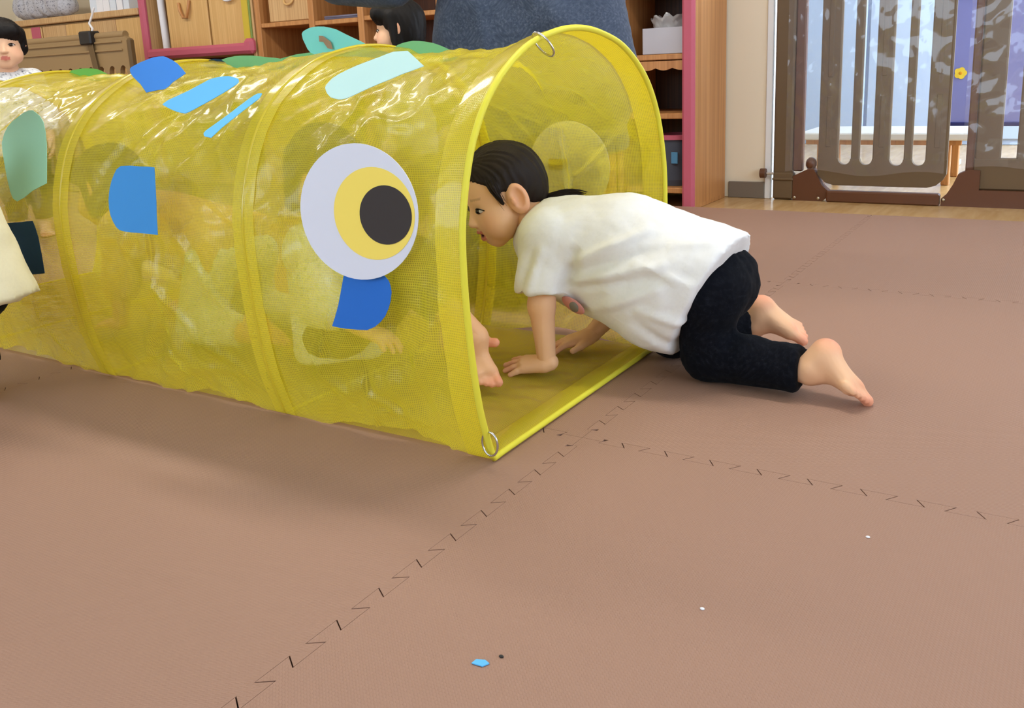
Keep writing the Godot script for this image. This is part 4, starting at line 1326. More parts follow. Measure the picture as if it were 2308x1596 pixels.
# ---------------------------------------------------------------- people
func lin(c: Color) -> Color:
	return c.srgb_to_linear()


func frame_of(z: Vector3, up: Vector3) -> Basis:
	# columns: side, up, forward
	var f := z.normalized()
	var s := up.cross(f).normalized()
	return Basis(s, f.cross(s), f)


func head_mesh(cell: float, open_mouth: float, skin: Color) -> Dictionary:
	# local axes: y up, z towards the face; a toddler's head about 0.19 high
	var f := Field.new(Vector3(-0.1, -0.115, -0.115), Vector3(0.1, 0.125, 0.115), cell)
	f.ell(Vector3(0, 0.032, -0.012), Vector3(0.070, 0.070, 0.082), 0.02)
	f.ell(Vector3(0, -0.028, 0.020), Vector3(0.057, 0.062, 0.056), 0.03)
	f.cap(Vector3(-0.035, -0.044, 0.037), Vector3(0.035, -0.044, 0.037), 0.033, 0.033, 0.02)
	f.cap(Vector3(-0.012, -0.078, 0.05), Vector3(0.012, -0.078, 0.05), 0.015, 0.015, 0.02)
	f.cap(Vector3(0, -0.06, -0.02), Vector3(0, -0.12, -0.03), 0.034, 0.033, 0.02)
	for s in [-1.0, 1.0]:
		f.ell(Vector3(0.029 * s, 0.0, 0.08), Vector3(0.016, 0.008, 0.012), 0.012, Basis(), true)
		f.ell(Vector3(0.075 * s, -0.006, -0.008), Vector3(0.011, 0.034, 0.022), 0.006, Basis(Vector3.UP, -0.45 * s))
		f.ell(Vector3(0.0865 * s, -0.002, -0.005), Vector3(0.0105, 0.022, 0.0125), 0.004, Basis(Vector3.UP, -0.45 * s), true)
		f.ell(Vector3(0.080 * s, -0.006, 0.004), Vector3(0.005, 0.008, 0.006), 0.005)
		f.cap(Vector3(0.0085 * s, -0.029, 0.079), Vector3(0.0085 * s, -0.029, 0.077), 0.006, 0.006, 0.005)
	f.cap(Vector3(0, -0.004, 0.072), Vector3(0, -0.026, 0.083), 0.005, 0.0085, 0.008)
	f.cap(Vector3(-0.016, -0.052, 0.069), Vector3(0, -0.048, 0.0775), 0.003, 0.0045, 0.004)
	f.cap(Vector3(0.016, -0.052, 0.069), Vector3(0, -0.048, 0.0775), 0.003, 0.0045, 0.004)
	f.cap(Vector3(-0.011, -0.058 - open_mouth, 0.071), Vector3(0.011, -0.058 - open_mouth, 0.071), 0.005, 0.005, 0.005)
	f.cap(Vector3(-0.003, -0.059 - open_mouth, 0.074), Vector3(0.003, -0.059 - open_mouth, 0.074), 0.005, 0.0055, 0.004)
	if open_mouth > 0.0:
		f.ell(Vector3(0, -0.054 - open_mouth * 0.5, 0.08), Vector3(0.011, 0.0025 + open_mouth * 0.55, 0.014), 0.003, Basis(), true)
	var lip := lin(rgb(206, 120, 104))
	var inner := lin(rgb(84, 24, 24))
	var brow := lin(rgb(84, 58, 44))
	var cheek := lin(rgb(226, 150, 122))
	var base := lin(skin)
	return f.net(null, func(p):
		var c := base
		var ck: float = clampf(1.0 - Vector3(absf(p.x) - 0.042, p.y + 0.03, p.z - 0.058).length() / 0.03, 0.0, 1.0)
		c = c.lerp(cheek, ck * 0.5)
		var er: float = clampf(1.0 - absf(absf(p.x) - 0.084) / 0.014, 0.0, 1.0)
		if absf(p.x) > 0.07:
			c = c.lerp(cheek, er * 0.5)
		if p.z > 0.066 and absf(p.x) < 0.017 and absf(p.y + 0.053 + open_mouth * 0.5) < 0.0095 + open_mouth * 0.6 - absf(p.x) * 0.2:
			c = lip
			if open_mouth > 0.0 and absf(p.x) < 0.0095 and absf(p.y + 0.054 + open_mouth * 0.5) < 0.002 + open_mouth * 0.5 and p.z < 0.0795:
				c = inner
		var bx: float = absf(p.x)
		if bx > 0.014 and bx < 0.042 and absf(p.y - 0.024 + (bx - 0.028) * (bx - 0.028) * 9.0) < 0.0025 and p.z > 0.03:
			c = c.lerp(brow, 0.3)
		return c)


func add_eyes(body: Node, at: Transform3D) -> void:
	for s in [-1.0, 1.0]:
		var e := part(body, "eye", MB.new().add({"v": PackedVector3Array(), "n": PackedVector3Array(), "ix": PackedInt32Array()}).ball(at * Vector3(0.029 * s, -0.002, 0.0635), at.basis.get_scale() * Vector3(0.0118, 0.0052, 0.0066), 18, at.basis.orthonormalized() * Basis(Vector3.UP, 0.35 * s)), M.eye)
		part(e, "iris", MB.new().ball(at * Vector3(0.0275 * s, -0.002, 0.0675), at.basis.get_scale() * Vector3(0.0078, 0.0062, 0.0052), 14, at.basis.orthonormalized() * Basis(Vector3.UP, 0.3 * s)), M.iris_dark)
		var pts := []
		for i in 9:
			var u := i / 8.0 * 2.0 - 1.0
			pts.append(at * Vector3(0.029 * s + u * 0.0145, -0.003 + 0.0075 * (1.0 - u * u), 0.0685 - 0.0055 * u * u - 0.004 * u * s))
		part(e, "lashes", MB.new().tube(pts, 0.0013 * at.basis.get_scale().x, 6), M.lash)


func hair_mesh(style: String, cell: float) -> Dictionary:
	var f := Field.new(Vector3(-0.115, -0.13, -0.14), Vector3(0.115, 0.13, 0.12), cell)
	f.ell(Vector3(0, 0.034, -0.015), Vector3(0.0755, 0.0745, 0.088), 0.02)
	if style == "tied":
		f.ell(Vector3(0, -0.005, -0.055), Vector3(0.058, 0.06, 0.045), 0.03)
		f.keep(Vector3(0, -0.72, 0.69).normalized(), Vector3(0, 0.022, 0.016))
		for s in [-1.0, 1.0]:
			f.cap(Vector3(0.066 * s, 0.035, 0.03), Vector3(0.0675 * s, -0.004, 0.022), 0.010, 0.003, 0.008)
	else:
		for s in [-1.0, 1.0]:
			f.cap(Vector3(0.062 * s, 0.04, 0.0), Vector3(0.068 * s, -0.06 if style == "bob" else -0.02, -0.01), 0.026, 0.02, 0.02)
		f.ell(Vector3(0, -0.015, -0.045), Vector3(0.078, 0.085 if style == "bob" else 0.06, 0.055), 0.03)
		f.cap(Vector3(-0.04, 0.055, 0.055), Vector3(0.04, 0.055, 0.055), 0.03, 0.03, 0.02)
		f.ell(Vector3(0, -0.045, 0.09), Vector3(0.056, 0.068, 0.085), 0.008, Basis(), true)
	return f.net(func(p, n):
		var az := atan2(p.x, -p.z + 0.05)
		var q: float = sin(az * 46.0 + noise_a.get_noise_3d(p.x * 20, p.y * 8, p.z * 20) * 5.0) * 0.0009 + noise_b.get_noise_3d(az * 9.0, p.y * 4, 2.0) * 0.0022
		return p + n * q)


func hand_into(mb: MB, at: Vector3, fingers: Vector3, back: Vector3, thumb: Vector3, s: float, curl: float, skin: Color, spread := 1.0) -> void:
	# at: the wrist; fingers: the way they point; back: out of the back of the hand; thumb: its side
	var x := fingers.normalized()
	var y := (back - x * back.dot(x)).normalized()
	var z := x.cross(y)
	if z.dot(thumb) < 0:
		z = -z
	var f := Field.new(Vector3(-0.035, -0.05, -0.045), Vector3(0.125, 0.03, 0.062), 0.0026)
	var kn := [Vector3(0.047, 0.002, 0.0165), Vector3(0.050, 0.003, 0.0055), Vector3(0.047, 0.002, -0.006), Vector3(0.041, 0.0, -0.0165)]
	var ln := [0.036, 0.041, 0.037, 0.028]
	f.cap(Vector3(-0.006, 0.002, 0), Vector3(0.004, 0.001, 0), 0.0165, 0.0155, 0.01)
	for i in 4:
		f.cap(Vector3(0.004, 0, 0.009 - i * 0.006), kn[i], 0.0125, 0.0088, 0.007)
		var a := (0.13 - i * 0.105) * spread
		var d1 := Vector3(cos(a) * cos(curl), -sin(curl), sin(a)).normalized()
		var c2 := curl * 2.1 + 0.1
		var d2 := Vector3(cos(a) * cos(c2), -sin(c2), sin(a)).normalized()
		var mid: Vector3 = kn[i] + d1 * ln[i] * 0.5
		f.cap(kn[i], mid, 0.0070, 0.0060, 0.003)
		f.cap(mid, mid + d2 * ln[i] * 0.5, 0.0060, 0.0050, 0.002)
	f.cap(Vector3(0.006, -0.003, 0.010), Vector3(0.026, -0.006, 0.028), 0.011, 0.0075, 0.006)
	f.cap(Vector3(0.026, -0.006, 0.028), Vector3(0.046, -0.009, 0.035), 0.0072, 0.0058, 0.003)
	var base := lin(skin)
	var tip := lin(rgb(222, 142, 112))
	var o := f.net(null, func(p): return base.lerp(tip, clampf((p.x - 0.05) / 0.05, 0.0, 0.45)))
	mb.add(o, Transform3D(Basis(x * s, y * s, z * s), at))


func foot_into(mb: MB, ankle: Vector3, dir: Vector3, up: Vector3, big: Vector3, s: float, skin: Color, curl := 0.0) -> void:
	# dir: heel to toes; up: out of the instep; big: the side of the big toe
	var x := dir.normalized()
	var y := (up - x * up.dot(x)).normalized()
	var z := x.cross(y)
	if z.dot(big) < 0:
		z = -z
	var f := Field.new(Vector3(-0.02, -0.025, -0.045), Vector3(0.145, 0.09, 0.045), 0.0032)
	f.cap(Vector3(0.020, 0.020, 0), Vector3(0.022, 0.022, 0), 0.021, 0.021, 0.012)
	f.cap(Vector3(0.030, 0.05, 0), Vector3(0.030, 0.06, 0), 0.0235, 0.0235, 0.015)
	f.cap(Vector3(0.020, 0.022, 0), Vector3(0.032, 0.05, 0), 0.021, 0.023, 0.015)
	f.cap(Vector3(0.032, 0.036, 0.002), Vector3(0.082, 0.017, 0.006), 0.022, 0.0145, 0.015)
	f.cap(Vector3(0.028, 0.019, -0.006), Vector3(0.084, 0.013, -0.015), 0.018, 0.012, 0.012)
	f.cap(Vector3(0.05, 0.018, 0.008), Vector3(0.088, 0.014, 0.014), 0.015, 0.0135, 0.01)
	f.cap(Vector3(0.092, 0.0125, 0.017), Vector3(0.115, 0.011 - curl * 0.5, 0.016), 0.0095, 0.0095, 0.005)
	for i in 4:
		var zz := 0.004 - i * 0.0095
		f.cap(Vector3(0.088 - i * 0.003, 0.012, zz), Vector3(0.113 - i * 0.0062, 0.009 - curl, zz - 0.001), 0.0078, 0.0066 - i * 0.0003, 0.003)
	f.ell(Vector3(0.052, -0.012, 0.022), Vector3(0.028, 0.014, 0.016), 0.012, Basis(), true)
	for sd in [-1.0, 1.0]:
		f.ell(Vector3(0.03, 0.052, 0.021 * sd), Vector3(0.010, 0.010, 0.007), 0.008)
	var base := lin(skin)
	var sole := lin(rgb(232, 150, 120))
	var o := f.net(null, func(p):
		var q := clampf((0.030 - Vector3(p.x - 0.012, p.y - 0.008, p.z).length()) / 0.02, 0.0, 1.0)
		q = maxf(q, clampf((p.x - 0.092) / 0.02, 0.0, 1.0))
		q = maxf(q, clampf((0.006 - p.y) / 0.008, 0.0, 1.0) * clampf((p.x - 0.07) / 0.02, 0.0, 1.0))
		return base.lerp(sole, q * 0.75))
	var b := Basis(x * s, y * s, z * s)
	mb.add(o, Transform3D(b, ankle - b * Vector3(0.030, 0.062, 0)))


func bounds(pts: Array, m: float) -> Array:
	var lo: Vector3 = pts[0]
	var hi: Vector3 = pts[0]
	for p in pts:
		lo = lo.min(p)
		hi = hi.max(p)
	return [lo - Vector3(m, m, m), hi + Vector3(m, m, m)]


func person(label: String, base: Vector3, s: Dictionary) -> Node3D:
	# joints are given in world coordinates; r scales the limbs (1 = toddler)
	var t := thing("person", label, "person", base)
	var r: float = s.get("r", 1.0)
	var skin: Color = s.get("skin", rgb(236, 188, 152))
	var cell: float = s.get("cell", 0.011)
	var hs: float = s.get("hs", 1.0)
	var joints := [s.neck, s.chest, s.pelvis]
	for k in ["sl", "sr", "el", "er", "wl", "wr", "hl", "hr", "kl", "kr", "al", "ar"]:
		joints.append(s[k])
	var b := bounds(joints, 0.13 * r)
	# body
	var f := Field.new(b[0], b[1], cell)
	var col := lin(skin)
	var hx: Transform3D = Transform3D(frame_of(s.face, s.up) * hs, s.head)
	f.cap(s.neck, s.head + hx.basis * Vector3(0, -0.06, -0.02), 0.034 * r, 0.034 * hs, 0.02)
	f.cap(s.chest, s.pelvis, 0.068 * r, 0.07 * r, 0.03)
	f.cap(s.sl, s.sr, 0.036 * r, 0.036 * r, 0.03)
	f.cap(s.neck, s.chest, 0.036 * r, 0.06 * r, 0.03)
	f.cap(s.hl, s.hr, 0.058 * r, 0.058 * r, 0.03)
	for q in ["l", "r"]:
		f.cap(s["s" + q], s["e" + q], 0.032 * r, 0.027 * r, 0.015)
		f.cap(s["e" + q], s["w" + q], 0.0265 * r, 0.0185 * r, 0.012)
		f.cap(s["h" + q], s["k" + q], 0.052 * r, 0.038 * r, 0.02)
		f.cap(s["k" + q], s["a" + q], 0.037 * r, 0.0235 * r, 0.015)
	var mb := MB.new()
	mb.add(f.net(null, func(_p): return col))
	mb.add(head_mesh(s.get("head_cell", 0.0042), s.get("mouth", 0.0), skin), hx)
	for q in ["l", "r"]:
		if s.has("hand_" + q):
			var h: Array = s["hand_" + q]
			hand_into(mb, s["w" + q], h[0], h[1], h[2], s.get("hand_s", 1.0) * r, h[3], skin, h[4] if h.size() > 4 else 1.0)
		if s.has("foot_" + q):
			var h: Array = s["foot_" + q]
			foot_into(mb, s["a" + q], h[0], h[1], h[2], s.get("fs", 1.0) * r, skin, 0.003)
	var body := part(t, "body", mb, M.skin)
	add_eyes(body, hx)
	# hair
	part(t, "hair", MB.new().add(hair_mesh(s.get("hair", "bob"), s.get("hair_cell", 0.0055)), hx), s.get("hair_m", M.hair_black))
	# trousers
	var tl: float = s.get("trouser", 0.9)
	f = Field.new(b[0], b[1], s.get("cloth_cell", cell))
	f.cap(s.hl, s.hr, 0.068 * r, 0.068 * r, 0.03)
	f.cap(s.pelvis, (s.pelvis as Vector3).lerp(s.chest, 0.15), 0.072 * r, 0.068 * r, 0.03)
	for e in s.get("trouser_extra", []):
		f.cap(e[0], e[1], e[2], e[3], 0.03)
	for q in ["l", "r"]:
		f.cap(s["h" + q], s["k" + q], 0.066 * r, 0.053 * r, 0.02)
		var cuff: Vector3 = (s["k" + q] as Vector3).lerp(s["a" + q], tl)
		f.cap(s["k" + q], cuff, 0.052 * r, s.get("cuff", 0.038) * r, 0.012, 1)
	f.keep(Vector3.DOWN, Vector3(0, 0.001, 0))
	part(t, "trousers", MB.new().add(f.net(func(p, n): return p + n * 0.006 * r * noise_a.get_noise_3d(p.x * 15 / r, p.y * 11 / r, p.z * 15 / r) if p.y > 0.012 else p)), s.trouser_m)
	# shirt
	f = Field.new(b[0], b[1], s.get("cloth_cell", cell))
	var ax: Vector3 = (s.pelvis - s.chest).normalized()
	var side: Vector3 = (s.sr - s.sl).normalized() * 0.03 * r
	var hem: Vector3 = s.pelvis + ax * s.get("hem", 0.06) * r
	for k in [-1.0, 1.0]:
		f.cap(s.chest + side * k, hem + side * k, 0.078 * r, s.get("flare", 0.088) * r, 0.04, 1)
	f.cap(s.sl, s.sr, 0.05 * r, 0.05 * r, 0.03)
	for e in s.get("shirt_extra", []):
		f.cap(e[0], e[1], e[2], e[3], 0.05)
	if s.has("hem_plane"):
		f.keep(s.hem_plane[0].normalized(), s.hem_plane[1])
	var sv: float = s.get("sleeve", 0.8)
	for q in ["l", "r"]:
		if sv <= 1.0:
			var e: Vector3 = (s["s" + q] as Vector3).lerp(s["e" + q], sv)
			f.cap(s["s" + q], e, 0.05 * r, 0.052 * r, 0.02, 1)
		else:
			f.cap(s["s" + q], s["e" + q], 0.05 * r, 0.045 * r, 0.02)
			f.cap(s["e" + q], (s["e" + q] as Vector3).lerp(s["w" + q], sv - 1.0), 0.044 * r, 0.034 * r, 0.015, 1)
	f.cap(s.neck, (s.neck as Vector3) + (s.neck - s.chest).normalized() * 0.09, 0.04 * r, 0.04 * r, 0.012, 2)
	f.keep(Vector3.DOWN, Vector3(0, 0.004, 0))
	var folds: Array = s.get("folds", [])
	var flat: bool = s.get("flat_folds", false)
	part(t, "shirt", MB.new().add(f.net(func(p, n):
		var q: float = 0.0045 * r * noise_a.get_noise_3d(p.x * 12 / r, p.y * 12 / r, p.z * 12 / r)
		for w in folds:
			var ba: Vector3 = w[1] - w[0]
			var u: float = clampf(((p - w[0]) * (Vector3(1, 1, 0) if flat else Vector3.ONE)).dot(ba) / ba.length_squared(), 0.0, 1.0)
			var dd: float = (p - w[0] - ba * u).length()
			if flat:
				# folds drawn on the side towards +z
				if n.z < 0.0:
					continue
				dd = Vector2(p.x - w[0].x - ba.x * u, p.y - w[0].y - ba.y * u).length()
			var g: float = dd / w[2]
			if g < 2.5:
				q += w[3] * exp(-g * g) * (0.4 + 0.6 * sin(PI * clampf(u, 0.08, 0.92)))
		return p + n * q)), s.shirt_m)
	return t


func people() -> void:
	main_child()
	tunnel_children()
	edge_child()
	far_children()
	grown_up()


func main_child() -> void:
	var face := Vector3(-0.58, -0.38, 0.76).normalized()
	var up := Vector3(-0.15, 0.97, 0.12)
	var hd := Vector3(-1.036, 0.362, -1.612)
	var t := person("crawling child in white T-shirt and dark navy trousers, half inside the tunnel", Vector3(-0.75, 0, -1.66), {
		"head": hd, "face": face, "up": up, "hs": 1.0, "head_cell": 0.0026, "hair_cell": 0.0034, "mouth": 0.006, "hair": "tied", "hair_m": M.hair,
		"neck": Vector3(-0.975, 0.31, -1.63), "chest": Vector3(-0.86, 0.262, -1.645), "pelvis": Vector3(-0.615, 0.205, -1.70),
		"sl": Vector3(-0.905, 0.29, -1.565), "el": Vector3(-0.903, 0.155, -1.535), "wl": Vector3(-0.892, 0.036, -1.53),
		"sr": Vector3(-0.905, 0.275, -1.725), "er": Vector3(-0.845, 0.105, -1.79), "wr": Vector3(-0.893, 0.04, -1.725),
		"hand_l": [Vector3(-0.97, -0.16, 0.12), Vector3(-0.1, 1, 0.25), Vector3(0, 0, -1), 0.06, 2.3], "hand_r": [Vector3(-0.75, -0.2, 0.6), Vector3(0, 1, 0), Vector3(0.6, 0, 0.7), 0.12, 1.8],
		"hl": Vector3(-0.61, 0.185, -1.655), "kl": Vector3(-0.6, 0.054, -1.665), "al": Vector3(-0.405, 0.05, -1.655),
		"hr": Vector3(-0.615, 0.175, -1.74), "kr": Vector3(-0.72, 0.054, -1.775), "ar": Vector3(-0.585, 0.055, -1.885),
		"foot_l": [Vector3(0.6, -0.78, 0.2), Vector3(-0.78, -0.55, 0.0), Vector3(0, 0, -1)], "foot_r": [Vector3(0.74, -0.62, -0.1), Vector3(-0.62, -0.7, 0.0), Vector3(0, 0, 1)],
		"skin": rgb(236, 186, 146), "fs": 1.14, "hand_s": 1.1, "cell": 0.0075, "cloth_cell": 0.0062, "trouser": 0.93, "cuff": 0.043, "trouser_m": M.navy_cloth, "shirt_m": M.shirt_white, "sleeve": 0.84, "hem": 0.03, "flare": 0.085,
		"trouser_extra": [[Vector3(-0.598, 0.185, -1.665), Vector3(-0.595, 0.19, -1.735), 0.07, 0.07]],
		"shirt_extra": [[Vector3(-0.86, 0.21, -1.64), Vector3(-0.68, 0.15, -1.65), 0.085, 0.085], [Vector3(-0.93, 0.268, -1.64), Vector3(-0.77, 0.268, -1.67), 0.083, 0.086], [Vector3(-0.77, 0.268, -1.67), Vector3(-0.55, 0.19, -1.70), 0.086, 0.09], [Vector3(-0.7, 0.145, -1.64), Vector3(-0.64, 0.13, -1.66), 0.075, 0.07], [Vector3(-0.74, 0.215, -1.64), Vector3(-0.6, 0.195, -1.655), 0.083, 0.083]],
		"hem_plane": [Vector3(0.888, -0.46, 0.05), Vector3(-0.600, 0.18, -1.62)],
		"folds": [[Vector3(-0.833, 0.247, 0), Vector3(-0.696, 0.309, 0), 0.009, 0.008], [Vector3(-0.829, 0.229, 0), Vector3(-0.66, 0.281, 0), 0.01, -0.007], [Vector3(-0.83, 0.210, 0), Vector3(-0.655, 0.250, 0), 0.009, 0.008], [Vector3(-0.83, 0.193, 0), Vector3(-0.651, 0.231, 0), 0.009, -0.006], [Vector3(-0.828, 0.265, 0), Vector3(-0.848, 0.178, 0), 0.011, -0.016], [Vector3(-0.802, 0.151, 0), Vector3(-0.66, 0.204, 0), 0.011, 0.008], [Vector3(-0.928, 0.258, 0), Vector3(-0.956, 0.149, 0), 0.008, 0.005], [Vector3(-0.887, 0.27, 0), Vector3(-0.913, 0.162, 0), 0.008, 0.006], [Vector3(-0.905, 0.27, 0), Vector3(-0.935, 0.155, 0), 0.007, -0.005], [Vector3(-0.6, 0.214, 0), Vector3(-0.705, 0.252, 0), 0.008, 0.006], [Vector3(-0.697, 0.162, 0), Vector3(-0.599, 0.133, 0), 0.009, 0.007], [Vector3(-0.669, 0.284, 0), Vector3(-0.549, 0.289, 0), 0.008, 0.004], [Vector3(-0.643, 0.336, 0), Vector3(-0.759, 0.352, 0), 0.008, -0.004], [Vector3(-0.70, 0.13, 0), Vector3(-0.64, 0.08, 0), 0.01, -0.007]],
		"flat_folds": true,
	})
	# loose ponytail over the neck
	var hx := Transform3D(frame_of(face, up) * 1.0, hd)
	var pt := MB.new()
	for i in 46:
		var a := i * 2.39996
		var sp := sqrt(i / 46.0) * 0.013
		var o := Vector3(cos(a) * sp, sin(a) * sp, 0)
		var p0 := Vector3(-0.978, 0.335, -1.662) + o * 0.8
		var p1 := Vector3(-0.952, 0.352, -1.668) + o * 0.8
		var p2 := Vector3(-0.922, 0.366 + o.x * 0.5, -1.678) + o * 0.8
		var p3 := Vector3(-0.888 + o.y * 1.2, 0.350 + o.x * 0.7, -1.682) + o
		var pts := []
		for k in 9:
			var u := k / 8.0
			pts.append(p0.bezier_interpolate(p1, p2, p3, u))
		pt.tube(pts, [0.003, 0.003, 0.0028, 0.0026, 0.0024, 0.002, 0.0016, 0.001, 0.0004], 5)
	part(t, "ponytail", pt, M.hair)
	# loose strands before the ear
	var ws := MB.new()
	var rng := RandomNumberGenerator.new()
	rng.seed = 11
	for i in 9:
		var q0 := Vector3(0.069 + rng.randf() * 0.005, 0.04 + rng.randf() * 0.02, 0.018 + rng.randf() * 0.022)
		var q1 := q0 + Vector3(0.006, -0.025, 0.002)
		var q2 := Vector3(0.0675 + rng.randf() * 0.008, 0.005 - rng.randf() * 0.03, 0.016 + rng.randf() * 0.012)
		var pts := []
		for k in 7:
			pts.append(hx * q0.bezier_interpolate(q0.lerp(q1, 0.7), q1.lerp(q2, 0.3), q2, k / 6.0))
		ws.tube(pts, [0.0007, 0.0007, 0.0006, 0.0006, 0.0005, 0.0004, 0.0002], 4)
	part(t, "side_strands", ws, M.hair)
	# round print on the chest
	var pr := part(t, "shirt_print", MB.new().ball(Vector3(-0.842, 0.156, -1.556), Vector3(0.028, 0.018, 0.006), 18, Basis(Vector3.BACK, -0.45) * Basis(Vector3.RIGHT, 0.5)), M.print_pink, "faded round pink and grey print")
	part(pr, "print_figure", MB.new().ball(Vector3(-0.838, 0.154, -1.552), Vector3(0.012, 0.014, 0.005), 14, Basis(Vector3.BACK, -0.45) * Basis(Vector3.RIGHT, 0.5)), M.print_grey)


func tunnel_children() -> void:
	# sits inside near the mouth, feet towards us
	person("child in dark trousers sitting inside the tunnel mouth with bare feet out front", Vector3(-1.305, 0.01, -1.430), {
		"head": Vector3(-1.355, 0.42, -1.430), "face": Vector3(0.8, -0.1, 0.5), "up": Vector3(0.05, 1, 0), "hs": 0.98, "hair": "bob",
		"neck": Vector3(-1.360, 0.325, -1.440), "chest": Vector3(-1.365, 0.25, -1.440), "pelvis": Vector3(-1.355, 0.09, -1.440),
		"sl": Vector3(-1.345, 0.27, -1.515), "el": Vector3(-1.255, 0.18, -1.550), "wl": Vector3(-1.155, 0.13, -1.520),
		"sr": Vector3(-1.355, 0.27, -1.360), "er": Vector3(-1.285, 0.17, -1.310), "wr": Vector3(-1.185, 0.13, -1.320),
		"hand_l": [Vector3(1, -0.3, 0.1), Vector3(0, 1, 0), Vector3(0, 0, 1), 0.3], "hand_r": [Vector3(1, -0.3, -0.1), Vector3(0, 1, 0), Vector3(0, 0, -1), 0.3],
		"hl": Vector3(-1.335, 0.085, -1.490), "kl": Vector3(-1.14, 0.25, -1.43), "al": Vector3(-1.047, 0.136, -1.425),
		"hr": Vector3(-1.335, 0.085, -1.390), "kr": Vector3(-1.11, 0.235, -1.38), "ar": Vector3(-0.972, 0.122, -1.398),
		"foot_l": [Vector3(0.9, 0.15, -0.3), Vector3(-0.15, 1, 0), Vector3(0, 0, 1)], "foot_r": [Vector3(0.72, -0.5, 0.3), Vector3(0.5, 0.8, 0.25), Vector3(0, 0, -1)],
		"trouser": 0.55, "cuff": 0.044, "trouser_m": M.olive_cloth, "shirt_m": M.leafy, "sleeve": 1.5, "skin": rgb(232, 178, 136),
	})
	# crawls further back
	person("child in peach top and pale leafy trousers crawling deeper inside the tunnel", Vector3(-1.85, 0.01, -1.45), {
		"head": Vector3(-2.12, 0.37, -1.44), "face": Vector3(-0.95, -0.2, 0.2), "up": Vector3(-0.2, 1, 0), "hs": 0.98, "hair": "bob",
		"neck": Vector3(-2.06, 0.32, -1.45), "chest": Vector3(-1.96, 0.28, -1.45), "pelvis": Vector3(-1.72, 0.235, -1.46),
		"sl": Vector3(-1.98, 0.28, -1.37), "el": Vector3(-1.99, 0.15, -1.35), "wl": Vector3(-2.0, 0.045, -1.34),
		"sr": Vector3(-1.98, 0.28, -1.53), "er": Vector3(-1.99, 0.15, -1.56), "wr": Vector3(-2.0, 0.045, -1.57),
		"hand_l": [Vector3(-1, -0.1, 0), Vector3(0, 1, 0), Vector3(0, 0, -1), 0.1], "hand_r": [Vector3(-1, -0.1, 0), Vector3(0, 1, 0), Vector3(0, 0, 1), 0.1],
		"hl": Vector3(-1.71, 0.215, -1.41), "kl": Vector3(-1.75, 0.065, -1.38), "al": Vector3(-1.57, 0.06, -1.37),
		"hr": Vector3(-1.71, 0.215, -1.51), "kr": Vector3(-1.75, 0.065, -1.54), "ar": Vector3(-1.57, 0.06, -1.56),
		"foot_l": [Vector3(0.7, -0.6, 0), Vector3(-0.6, -0.7, 0), Vector3(0, 0, -1)], "foot_r": [Vector3(0.7, -0.6, 0), Vector3(-0.6, -0.7, 0), Vector3(0, 0, 1)],
		"trouser": 0.85, "trouser_m": M.leafy, "shirt_m": M.peach_cloth, "sleeve": 1.4, "skin": rgb(232, 170, 126),
	})


func edge_child() -> void:
	# squats beside the tunnel, mostly outside the frame
	person("child in cream shirt and black trousers squatting beside the tunnel", Vector3(-1.895, 0, -0.890), {
		"head": Vector3(-1.945, 0.66, -0.910), "face": Vector3(-0.8, -0.2, -0.4), "up": Vector3(-0.1, 1, 0), "hair": "bob",
		"neck": Vector3(-1.920, 0.57, -0.895), "chest": Vector3(-1.895, 0.49, -0.890), "pelvis": Vector3(-1.845, 0.26, -0.885),
		"sl": Vector3(-1.885, 0.50, -0.815), "el": Vector3(-1.995, 0.38, -0.770), "wl": Vector3(-2.105, 0.36, -0.810),
		"sr": Vector3(-1.905, 0.50, -0.965), "er": Vector3(-2.025, 0.4, -0.970), "wr": Vector3(-2.125, 0.38, -0.930),
		"hand_l": [Vector3(-1, -0.1, -0.1), Vector3(0, 1, 0), Vector3(0, 0, -1), 0.3], "hand_r": [Vector3(-1, -0.1, 0.1), Vector3(0, 1, 0), Vector3(0, 0, 1), 0.3],
		"hl": Vector3(-1.845, 0.24, -0.835), "kl": Vector3(-1.995, 0.23, -0.810), "al": Vector3(-1.890, 0.066, -0.830),
		"hr": Vector3(-1.855, 0.24, -0.930), "kr": Vector3(-2.015, 0.23, -0.950), "ar": Vector3(-1.910, 0.066, -0.940),
		"foot_l": [Vector3(-1, 0, 0.1), Vector3(0, 1, 0), Vector3(0, 0, -1)], "foot_r": [Vector3(-1, 0, -0.1), Vector3(0, 1, 0), Vector3(0, 0, 1)],
		"trouser": 1.0, "cuff": 0.05, "trouser_m": M.black_cloth, "shirt_m": M.shirt_cream, "sleeve": 1.3, "hem": 0.05, "flare": 0.125,
	})


